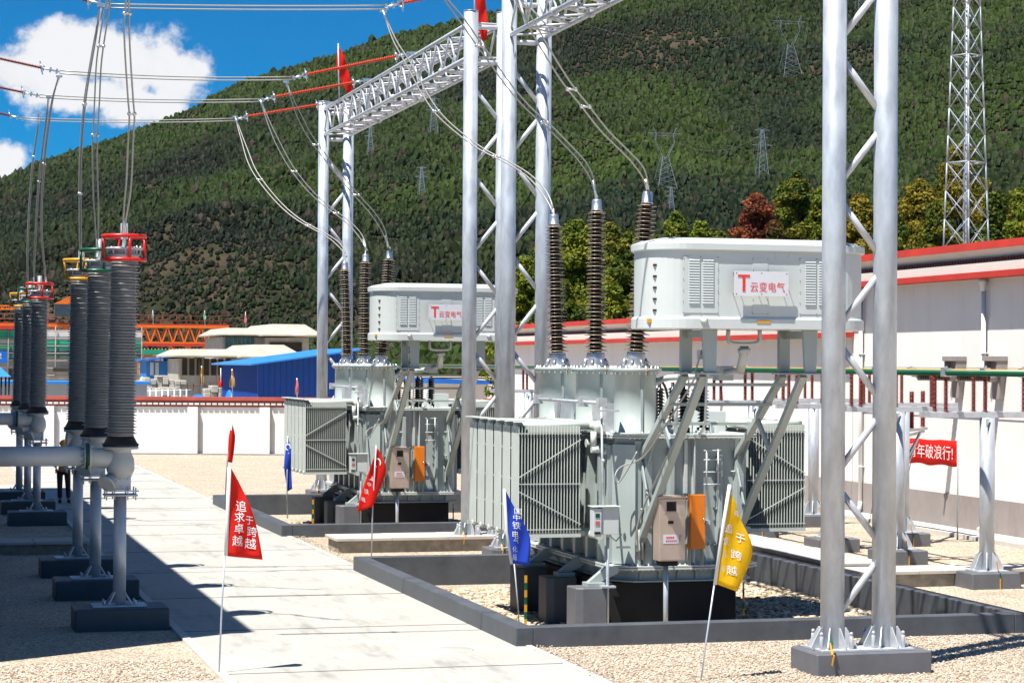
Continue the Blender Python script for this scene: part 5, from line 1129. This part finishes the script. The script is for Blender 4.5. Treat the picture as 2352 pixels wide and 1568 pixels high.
# ---- march a photo ray onto the hill
def onhill(px, py):
    for d_ in np.arange(640, 1900, 4.0):
        p_ = at(px, py, d=d_)
        if float(hill_z(np.array(p_.x), np.array(p_.y))) > p_.z: return p_
    return at(px, py, d=1500)
def pylon(label, px, py, hpx, kind):
    p_ = onhill(px, py); s = (p_-CP).length/F; H = hpx*s; r = thing('transmission_pylon', p_, label, 'pylon', 'lattice pylons on the hillside'); x, y, z = p_; t = .12
    q = MB()
    if kind == 'y':
        b, wst, hw = H*.17, H*.05, H*.56
        for sx in (-1,1):
            for sy in (-1,1):
                q.bar((x+sx*b,y+sy*b,z),(x+sx*wst,y+sy*wst,z+hw), t*1.6)
                q.bar((x+sx*wst,y+sy*wst,z+hw),(x+sx*H*.17,y+sy*wst*.6,z+H*.80), t*1.4); q.bar((x+sx*H*.17,y+sy*wst*.6,z+H*.80),(x+sx*H*.15,y,z+H*.95), t*1.2)
        n_ = 7
        for i in range(n_):
            f0, f1 = i/n_, (i+1)/n_; w0, w1 = b+(wst-b)*f0, b+(wst-b)*f1
            for sy in (-1,1): q.bar((x-w0,y+sy*w0,z+hw*f0),(x+w1,y+sy*w1,z+hw*f1), t); q.bar((x+w0,y+sy*w0,z+hw*f0),(x-w1,y+sy*w1,z+hw*f1), t)
        q.bar((x-H*.30,y,z+H*.95),(x+H*.30,y,z+H*.95), t*1.6); q.bar((x-H*.15,y,z+H*.91),(x+H*.15,y,z+H*.91), t*1.3)
        for sx in (-1,1): q.bar((x+sx*H*.15,y,z+H*.93),(x+sx*H*.21,y,z+H*1.05), t*1.5); q.bar((x+sx*H*.30,y,z+H*.95),(x+sx*H*.15,y,z+H*.91), t)
    else:
        b, wst = H*.11, H*.022
        for sx in (-1,1):
            for sy in (-1,1): q.bar((x+sx*b,y+sy*b,z),(x+sx*wst,y+sy*wst,z+H), t*1.6)
        n_ = 11
        for i in range(n_):
            f0, f1 = i/n_, (i+1)/n_; w0, w1 = b+(wst-b)*f0, b+(wst-b)*f1
            for sy in (-1,1): q.bar((x-w0,y+sy*w0,z+H*f0),(x+w1,y+sy*w1,z+H*f1), t); q.bar((x+w0,y+sy*w0,z+H*f0),(x-w1,y+sy*w1,z+H*f1), t)
        for f0, a_ in ((.70,.20),(.84,.13),(.98,.15)):
            q.bar((x-H*a_,y,z+H*f0),(x+H*a_,y,z+H*f0), t*1.6); q.bar((x-H*a_,y,z+H*f0),(x,y,z+H*(f0+.045)), t); q.bar((x+H*a_,y,z+H*f0),(x,y,z+H*(f0+.045)), t)
    q.build('lattice', 'tower', r)
    q = MB(); q.prism([(x-H*.16,y-2.5),(x+H*.14,y-2.5),(x+H*.1,y+.1),(x-H*.12,y+.1)], z-6.0, z+.5); q.build('footing', 'pave', r)
    return p_+V(0,0,H*.92)
PY = [pylon('forked lattice pylon high on the slope, near the top of the picture', 1813, 182, 138, 'y'), pylon('forked lattice pylon just above the nearest transformer bushing', 1526, 436, 136, 'y'),
      pylon('pylon with three cross arms left of the right gantry column', 1750, 420, 122, 'a'), pylon('wide pylon just below the far lattice beam', 995, 318, 92, 'a'),
      pylon('small pylon with cross arms between the gantry columns', 968, 460, 76, 'a'), pylon('faint thin pylon just right of the far gantry column', 850, 362, 70, 'a'), pylon('slender pylon low on the slope above the yellow green trees', 1541, 500, 70, 'a'),
      pylon('pylon cut by the top edge between the two legs of the right column', 1976, 30, 90, 'a')]
def wire(label, a_, b_, sag):
    q = MB(); q.tube([a_.lerp(b_, t)-V(0,0,sag*4*t*(1-t)) for t in np.linspace(0,1,17)], .032, 5); tag(q.build('power_line', 'tower'), label, 'power line', 'thin lines strung between the pylons')
wire('thin power line between the two lower pylons', PY[1], PY[2], 9); wire('thin power line running from the highest pylon to the left', PY[0], onhill(1340, 100)+V(0,0,14), 12)
wire('thin power line running left from the forked lower pylon', PY[1], onhill(1260, 330)+V(0,0,14), 9); wire('thin power line from the wide pylon to the right', PY[3], onhill(1180, 330)+V(0,0,14), 7)
# ================================================================ TREES BEHIND THE BUILDING
def tree(label, px, Y, top, wpx, cols, seed, kind='broad', nleaf=5200, name='broadleaf_tree', ls=(.07,.16)):
    x, zt = fx(px, Y, 700), fz(top, Y, px); W_ = wpx*Y/F/2*1.85; rs = np.random.RandomState(seed)
    r = thing(name, (x, Y, 0), label, 'tree', 'trees behind the white building')
    q = MB(); q.tube([(x,Y,0),(x+.2,Y,zt*.3),(x,Y,zt*.62),(x+.05,Y,zt*.93)], [.34,.26,.15,.03], 8)
    nc = 150; C = []
    for i in range(nc):
        f = rs.rand()**.8 if kind == 'cone' else rs.rand(); h = zt*(.16+.80*f)
        R0 = W_*((1-f)**.6*.95+.06) if kind == 'cone' else W_*(1-abs(2*f-.75)**2.2*.5)*(1-.75*f**4)
        a_ = rs.uniform(0,6.28); rad = R0*rs.uniform(.25,1.1); C.append((x+math.cos(a_)*rad, Y+math.sin(a_)*rad, h, rs.uniform(.09,.22)*W_*(1.15-.5*f)+.20))
        if i % 4 == 0: q.tube([(x,Y,h*.82),(x+math.cos(a_)*rad*.5,Y+math.sin(a_)*rad*.5,h*.93),(C[-1][0],C[-1][1],h)], [.09,.05,.02], 5)
    C.append((x, Y, zt-.4, .35)); C.append((x+.2, Y, zt-1.0, .5)); C = np.array(C); q.build('trunk', 'bark', r)
    ci = rs.randint(0, len(C), nleaf); d_ = rs.randn(nleaf,3); d_ /= np.linalg.norm(d_,axis=1)[:,None]; rad = rs.rand(nleaf)**.45
    P = C[ci,:3]+d_*(C[ci,3]*rad)[:,None]*[1.15,1.15,.80]; s_ = rs.uniform(*ls, nleaf)
    u1 = rs.randn(nleaf,3); u1 /= np.linalg.norm(u1,axis=1)[:,None]; nrm = d_*.6+rs.randn(nleaf,3)*.55+[0,0,.5]; u2 = np.cross(nrm,u1); u2 /= np.linalg.norm(u2,axis=1)[:,None]; u1 = np.cross(u2,nrm); u1 /= np.linalg.norm(u1,axis=1)[:,None]
    vs = np.stack([P-u1*s_[:,None], P+u2*(s_*.62)[:,None], P+u1*s_[:,None], P-u2*(s_*.62)[:,None]],1).reshape(-1,3)
    cols = np.array(cols); cc_ = cols[rs.randint(0,len(cols),len(C))][ci]*rs.uniform(.7,1.3,(nleaf,1))
    o_ = mesh_np('crown', vs-np.array([x,Y,0]), np.arange(nleaf*4).reshape(-1,4), np.repeat(cc_,4,0), MT['leaf'], False); o_.parent = r
    return r
YG = [(.15,.19,.014),(.10,.14,.012),(.20,.215,.018)]; DG = [(.060,.095,.010),(.10,.125,.012),(.16,.155,.014)]; RD = [(.24,.065,.028),(.17,.050,.024),(.28,.090,.036)]; OC = [(.22,.175,.014),(.15,.14,.012),(.26,.205,.020)]
TS = [('yellow green tree partly behind the gantry column left of the bushings', 1205, 120, 585, 95, YG, 'broad'), ('yellow green tree between the column and the leftmost near bushing', 1235, 125, 560, 80, DG, 'broad'), ('broad yellow green tree between the first two near bushings', 1325, 122, 498, 150, YG, 'broad'),
      ('yellow green tree directly behind the middle near bushing', 1400, 126, 505, 140, DG, 'broad'), ('dark olive tree left of the oil tank', 1445, 118, 525, 110, DG, 'broad'), ('low olive tree at the foot of the bushings above the red coping', 1290, 112, 640, 120, DG, 'broad'), ('low yellow green tree above the red coping near the middle bushing', 1400, 112, 650, 130, YG, 'broad'),
      ('pointed yellow green tree just right of the bushing beside the oil tank', 1552, 128, 480, 78, YG, 'cone'), ('small pointed green tree above the oil tank roof', 1608, 124, 500, 72, YG, 'cone'), ('olive tree hidden mostly by the oil tank', 1500, 130, 530, 80, DG, 'broad'),
      ('rust red tree above the oil tank', 1735, 132, 438, 130, RD, 'cone'), ('smaller reddish brown tree right of the rust red one', 1778, 124, 500, 70, [(.13,.07,.02),(.10,.09,.02)], 'broad'), ('pointed dark green tree between the rust red tree and the tall dark green one', 1800, 138, 410, 80, DG, 'cone'), ('pointed olive tree behind the left leg of the right gantry column', 1905, 140, 400, 90, DG, 'cone'), ('dark green pointed tree just right of the right gantry column', 2085, 140, 420, 90, DG, 'cone'), ('broad dark tree filling the gap left of the lattice tower', 2165, 145, 395, 120, DG, 'broad'), ('broad yellow green tree at the far right edge', 2340, 140, 425, 150, YG, 'broad'), ('dark green tree behind the oil tank, right of the small pointed trees', 1650, 142, 525, 110, DG, 'broad'), ('yellow green tree behind the leftmost near bushing', 1270, 135, 530, 110, YG, 'broad'), ('tall dark green tree left of the right gantry column', 1828, 136, 385, 120, DG, 'cone'), ('olive green tree touching the left leg of the right gantry column', 1885, 130, 425, 100, YG, 'cone'),
      ('ochre tree seen through the lattice of the right gantry column', 1975, 126, 440, 130, OC, 'broad'), ('tall ochre tree behind the lattice tower', 2205, 138, 322, 190, OC, 'broad'), ('ochre tree between the gantry column and the lattice tower', 2110, 128, 405, 160, OC, 'broad'), ('dark tree below the tall ochre tree', 2155, 122, 455, 140, DG, 'broad'),
      ('olive tree just right of the lattice tower', 2290, 126, 430, 130, DG, 'broad'), ('low olive tree at the right edge above the red coping', 2350, 118, 462, 130, YG, 'broad'), ('low dark tree behind the coping near the right gantry column', 2050, 116, 480, 130, DG, 'broad')]
for i, (lab, px, Y, top, wpx, cols, kd) in enumerate(TS): tree(lab, px, Y, top, wpx, cols, 50+i, kd, 34000 if wpx > 100 else 22000, 'conifer' if kd == 'cone' else 'broadleaf_tree')
# ---- lattice radio tower
Yt = 105.0; r = thing('lattice_tower', (fx(2222,Yt,500), Yt, 0), 'tall grey lattice tower rising behind the white building', 'tower'); xc = fx(2219,Yt,500); q = MB()
def hw(z): return 1.06-(z-10)*.0335 if z > 0 else 1.4
zs = [0,2.2,4.4,6.6,8.8,10.35,11.9,13.4,14.9,16.35,17.8,19.2,20.6,21.9,23.2,24.4]; ca, sa = math.cos(.42), math.sin(.42)
def cor(k, z): a_ = [(-1,-1),(1,-1),(1,1),(-1,1)][k]; w_ = hw(z)*.80; return V(xc+(a_[0]*ca-a_[1]*sa)*w_, Yt+(a_[0]*sa+a_[1]*ca)*w_, z)
for k in range(4):
    for z0, z1 in zip(zs, zs[1:]):
        q.tube([cor(k,z0),cor(k,z1)], .05, 6); q.tube([cor(k,z0),cor((k+1)%4,z1)], .026, 5); q.tube([cor((k+1)%4,z0),cor(k,z1)], .026, 5)
    for z in (0,8.8,14.9,20.6): q.tube([cor(k,z),cor((k+1)%4,z)], .04, 5)
q.build('lattice', 'tower', r); q = MB(); q.tube([(xc,Yt,0),(xc,Yt,24.4)], .06, 8)
for z in np.arange(1, 24, .4): q.bar((xc-.2,Yt,z),(xc+.2,Yt,z), .03)
q.build('ladder', 'tower', r)
# ================================================================ FLAGS
def cloth_fn(phase, amp): return lambda x, z: amp*(math.sin(9*x+3.1*z+phase)+.5*math.sin(17*x-6*z+phase*2))
def flag(label, Yf, left, right, m, pole, texts=(), amp=.035, sleeve=None, phase=0., extra=None, tcol='white', pr=.011, cat='flag', group='small flags on thin poles', shade=None):
    """left/right: matching outlines (photo measurements, top to bottom) of the pole side and the free side of the hanging cloth"""
    b_ = at(*pole[0], y=Yf); r = thing('flag', b_, label, cat, group); fn = cloth_fn(phase, amp)
    n, k = len(left)-1, 9; vs = []
    rowsL = spl([V(p[0],p[1],0) for p in left], 5); rowsR = spl([V(p[0],p[1],0) for p in right], 5); m_ = len(rowsL)
    for j in range(m_):
        for i in range(k+1):
            t = i/k; p_ = at(rowsL[j].x+(rowsR[j].x-rowsL[j].x)*t, rowsL[j].y+(rowsR[j].y-rowsL[j].y)*t, y=Yf); vs.append((p_.x, Yf+fn(p_.x,p_.z)*min(1,2.5*t), p_.z))
    q = MB(); q.add(vs, [(j*(k+1)+i, j*(k+1)+i+1, (j+1)*(k+1)+i+1, (j+1)*(k+1)+i) for j in range(m_-1) for i in range(k)], True); o_ = q.build('cloth', m, r)
    sd = o_.modifiers.new('thickness', 'SOLIDIFY'); sd.thickness = .003
    q = MB(); q.tube([at(*p_, y=Yf) for p_ in pole], pr, 8); q.build('pole', 'galv', r)
    if sleeve: q = MB(); q.tube([at(*p_, y=Yf) for p_ in sleeve], pr*2.1, 8); q.build('sleeve', 'whites', r)
    if texts:
        q = MB()
        for ch, cx, cy, wd, ht, rot, sk in texts:
            vs, fs = glyphs(ch, 1.0); c, s = math.cos(rot), math.sin(rot); P = []
            for a_, b2 in vs:
                a2, b3 = a_*wd, b2*ht; X2 = cx+a2*c-b3*s*-1*0 + b3*sk; Y2 = cy-b3+a2*s; p_ = at(X2, Y2, y=Yf-.02); P.append((p_.x, Yf+fn(p_.x,p_.z)-.012, p_.z))
            q.add(P, fs)
        if extra: extra(q, Yf, fn)
        q.build('lettering', tcol, r)
    return r
flag('red flag with white characters on the pole in the left foreground', 28.5, [(529,1074),(524,1130),(521,1200),(519,1276)], [(531,1074),(561,1130),(588,1200),(604,1285)], 'fred', [(503,1549),(509,1400),(516,1276)],
     [('追',555,1162,25,27,.08,0),('求',551,1187,25,24,.08,0),('卓',549,1213,24,25,.08,0),('越',545,1241,26,26,.08,0),('于',574,1195,20,22,.2,0),('跨',580,1221,24,25,.12,0),('越',576,1248,28,27,.1,0)],
     sleeve=[(519,1276),(522,1200),(527,1072)], pr=.012)
flag('folded red flag just behind the foreground red one', 41.5, [(532,975),(526,1000),(524,1030),(522,1060)], [(534,975),(540,1000),(538,1028),(533,1062)], 'fred', [(518,1140),(522,1060),(533,972)], amp=.05, pr=.014)
flag('blue flag with white vertical characters in the near pit corner', 32.6, [(1161,1128),(1164,1180),(1166,1235),(1173,1292)], [(1162,1128),(1192,1180),(1219,1235),(1214,1298)], 'fblue', [(1192,1428),(1188,1370),(1181,1293)],
     [('国',1191,1174,19,15,.1,0),('中',1188,1188,19,14,.1,0),('铁',1187,1206,21,19,.1,0),('电',1184,1227,18,20,.1,0),('气',1185,1242,15,10,.1,0),('化',1182,1260,14,15,.05,0),('局',1181,1279,12,16,.05,0)],
     sleeve=[(1175,1294),(1164,1220),(1158,1122)], phase=1.0)
flag('yellow flag with white characters in the foreground before the transformer', 26.6, [(1674,1128),(1665,1180),(1656,1250),(1644,1340)], [(1678,1128),(1702,1190),(1729,1272),(1692,1358)], 'fyel', [(1607,1585),(1622,1470),(1641,1340)],
     [('勇',1692,1178,13,14,.3,0),('追',1675,1213,22,22,.2,0),('于',1703,1236,22,24,.3,0),('求',1668,1243,17,22,.2,0),('跨',1693,1274,27,23,.25,0),('卓',1664,1272,9,20,.2,0),('越',1681,1309,26,24,.2,0),('越',1660,1304,7,18,.1,0)],
     sleeve=[(1642,1342),(1660,1215),(1676,1112)], phase=2.1, amp=.03, pr=.012)
def moonlogo(cx, cy, r1):
    def f(q, Yf, fn):
        P = []; n = 22
        for i in range(n+1):
            a_ = -.6+5.3*i/n
            for rr_ in (r1, r1*(.62+.25*abs(i/n-.5))): p_ = at(cx+math.cos(a_)*rr_*.75, cy-math.sin(a_)*rr_, y=Yf-.02); P.append((p_.x, Yf+fn(p_.x,p_.z)-.012, p_.z))
        q.add(P, [(2*i,2*i+1,2*i+3,2*i+2) for i in range(n)])
    return f
flag('red flag with round white emblem before the far transformer', 43.4, [(866,1030),(846,1085),(830,1130),(820,1176)], [(869,1030),(886,1075),(874,1120),(855,1162)], 'fred', [(853,1280),(856,1165),(864,1022)],
     [('国',853,1098,12,12,.3,0),('中',848,1112,12,11,.3,0),('铁',841,1128,12,13,.3,0),('电',834,1146,12,12,.3,0)], extra=moonlogo(867,1062,11), phase=.5, pr=.014)
flag('blue flag with round white emblem left of the far radiators', 56.4, [(661,1003),(654,1050),(653,1080),(661,1128)], [(663,1003),(668,1045),(669,1085),(671,1122)], 'fblue', [(660,1190),(659,1120),(661,1000)], [('国',662,1040,3,3,0,0)], extra=moonlogo(661,1026,8), phase=.2, pr=.016, amp=.05)
flag('blue flag beside the far transformer, half hidden by its turret', 63.0, [(772,893),(768,905),(767,915),(766,926)], [(774,893),(777,905),(778,915),(777,926)], 'fblue', [(768,1010),(770,940),(773,888)], pr=.015)
gf = 'red flags flying on the gantry'
flag('red flag on the farther end of the lattice beam', 61.0, [(777,110),(772,140),(775,165),(797,214)], [(780,110),(793,140),(803,180),(813,217)], 'fred', [(779,242),(778,180),(777,100)], amp=.06, group=gf, phase=1.5, pr=.02)
flag('red flag on top of the capped gantry column', 46.9, [(1092,-40),(1093,10),(1098,60),(1108,96)], [(1108,-40),(1115,10),(1118,60),(1118,92)], 'fred', [(1090,66),(1090,0),(1092,-60)], amp=.06, group=gf, phase=.4, pr=.02)
gt = 'far flags on the building site'
for lab, Yf, px, y0, y1, m, wd in (('ochre flag left of the blue shed, beside the tarpaulin', 116, 488-25, 843, 882, 'fora', 10), ('small red flag just left of the blue shed', 117, 507, 848, 888, 'fred', 10), ('ochre flag touching the corner of the blue shed', 110, 533, 850, 890, 'fora', 12),
                                  ('pale red pennant in front of the blue shed', 104, 682, 871, 906, 'fpink', 8), ('blue pennant on the orange girder', 248, 351, 715, 730, 'fwhite', 5), ('pale green pennant on the orange girder', 248, 470, 716, 734, 'fteal', 6), ('white pennant on the girder above the concrete roof', 246, 564, 719, 742, 'fpink', 6)):
    flag(lab, Yf, [(px-1,y0),(px-2,(2*y0+y1)/3),(px-wd/2,(y0+2*y1)/3),(px-wd/2,y1)], [(px+1,y0),(px+wd/3,(2*y0+y1)/3),(px+wd/2,(y0+2*y1)/3),(px+wd/2,y1-1)], m, [(px+1,y1+25 if Yf < 200 else y1+16),(px,y0-3)], amp=.08, group=gt, pr=.03)
# ================================================================ PERSON
def person():
    bx, by = 4.42, 63.5; P = V(bx, by, 0.03)
    r = thing('person', P, 'person in red jacket, dark trousers and yellow helmet standing behind the duct', 'person')
    def skin(name, verts, edges, rads, m, sub=2):
        me = bpy.data.meshes.new(name); me.from_pydata([tuple(v_) for v_ in verts], edges, []); o_ = bpy.data.objects.new(name, me); COL.objects.link(o_); o_.parent = r
        me.materials.append(MT[m]); s_ = o_.modifiers.new('skin', 'SKIN')
        for i, rd in enumerate(rads): me.skin_vertices[0].data[i].radius = (rd, rd*.9) if not isinstance(rd, tuple) else rd
        me.skin_vertices[0].data[0].use_root = True; s_.use_smooth_shade = True; ss = o_.modifiers.new('sub', 'SUBSURF'); ss.levels = sub; ss.render_levels = sub; return o_
    # body: pelvis, spine, neck, head, arms and legs as one surface
    vb = [(0,0,.95),(0,0,1.15),(0,-.01,1.36),(0,0,1.50),(.01,-.03,1.60),(.01,-.03,1.70), (-.19,0,1.42),(-.30,.02,1.18),(-.20,-.10,1.00), (.19,0,1.42),(.28,-.02,1.18),(.24,-.14,.98), (-.10,0,.88),(-.10,-.02,.50),(-.09,.02,.08),(-.11,-.14,.04), (.11,0,.88),(.13,-.02,.50),(.15,.02,.08),(.16,-.14,.04)]
    eb = [(0,1),(1,2),(2,3),(3,4),(4,5),(2,6),(6,7),(7,8),(2,9),(9,10),(10,11),(0,12),(12,13),(13,14),(14,15),(0,16),(16,17),(17,18),(18,19)]
    rb_ = [.12,.11,.12,.055,.085,.075,.06,.045,.035,.06,.045,.035,.09,.062,.045,.04,.09,.062,.045,.04]
    skin('body', vb, eb, rb_, 'skin')
    skin('jacket', [(0,0,1.00),(0,0,1.15),(0,-.01,1.38),(0,0,1.47),(-.20,0,1.42),(-.31,.02,1.18),(-.23,-.08,1.04),(.20,0,1.42),(.29,-.02,1.18),(.25,-.12,1.02)], [(0,1),(1,2),(2,3),(2,4),(4,5),(5,6),(2,7),(7,8),(8,9)], [.185,.165,.18,.08,.085,.068,.055,.085,.068,.055], 'jacket')
    skin('trousers', [(0,0,1.02),(-.10,0,.88),(-.10,-.02,.50),(-.09,.02,.12),(.11,0,.88),(.13,-.02,.50),(.15,.02,.12)], [(0,1),(1,2),(2,3),(0,4),(4,5),(5,6)], [.17,.115,.090,.075,.115,.090,.075], 'trouser')
    for x, y in ((-.10,-.06),(.155,-.06)):
        q = MB(); q.ball((P.x+x,P.y+y,.085), .06, 12, 8, (.9,2.3,.95)); q.build('shoe', 'black', r)
    for sx, hx, hy, hz in ((-1,-.21,-.13,.955),(1,.25,-.17,.93)):
        q = MB(); q.ball((P.x+hx,P.y+hy,P.z+hz), .034, 10, 7, (1,.7,1.2))
        for k in range(4): q.tube([(P.x+hx-.022+.015*k,P.y+hy-.01,P.z+hz-.03),(P.x+hx-.024+.016*k,P.y+hy-.025,P.z+hz-.075-.006*(k in (1,2))),(P.x+hx-.022+.015*k,P.y+hy-.005,P.z+hz-.098)], [.009,.008,.006], 6)
        q.tube([(P.x+hx-sx*.025,P.y+hy-.01,P.z+hz+.01),(P.x+hx-sx*.05,P.y+hy-.035,P.z+hz-.03)], [.010,.007], 6); q.build('hand', 'skin', r)
    hc = V(P.x+.01, P.y-.03, P.z+1.655)
    q = MB(); q.ball(hc+V(0,0,.05), .128, 18, 10, (1,1.12,.85)); q.lathe([(.12,-.01),(.155,-.012),(.158,-.002),(.12,.006)], hc+V(0,-.012,.055), n=22); q.tube([hc+V(0,.13,.10),hc+V(0,0,.165),hc+V(0,-.12,.10)], .012, 6); q.build('helmet', 'helmet', r)
    q = MB(); q.ball(hc+V(-.03,-.085,.0), .011, 8, 6); q.ball(hc+V(.035,-.085,.0), .011, 8, 6); q.build('eyes', 'black', r)
    q = MB(); q.tube([hc+V(0,-.085,.01),hc+V(0,-.112,-.025),hc+V(0,-.088,-.032)], [.010,.015,.010], 7); q.ball(hc+V(-.088,-.0,-.01), .020, 8, 6, (.5,1,1.5)); q.ball(hc+V(.090,-.0,-.01), .020, 8, 6, (.5,1,1.5)); q.build('face_feature', 'skin', r)
    q = MB(); q.tube([hc+V(-.028,-.083,-.062),hc+V(0,-.09,-.066),hc+V(.028,-.083,-.062)], .007, 6); q.build('mouth', 'brick', r)
    q = MB(); q.tube([P+V(.10,-.16,1.2),P+V(.30,-.18,1.05),P+V(.27,-.15,.92)], .02, 6); q.build('tool_bag', 'timber', r)
person()
# ================================================================ AIR
q = MB(); q.box(-1500, 2300, -60, 2750, -1.5, 640); hz = q.build('haze', 'paint'); hz.data.materials.clear()
hm = bpy.data.materials.new('thin valley haze'); hm.use_nodes = True; t = hm.node_tree; t.nodes.clear()
pv = t.nodes.new('ShaderNodeVolumePrincipled'); pv.inputs['Color'].default_value = (.86, .92, 1.0, 1); pv.inputs['Density'].default_value = 0.000008; pv.inputs['Anisotropy'].default_value = 0.2
mo = t.nodes.new('ShaderNodeOutputMaterial'); t.links.new(pv.outputs[0], mo.inputs['Volume']); hz.data.materials.append(hm); hz['kind'] = 'stuff'; hz['label'] = 'thin pale haze over the valley and hillside'; hz['category'] = 'haze'
SC.cycles.volume_bounces = 0
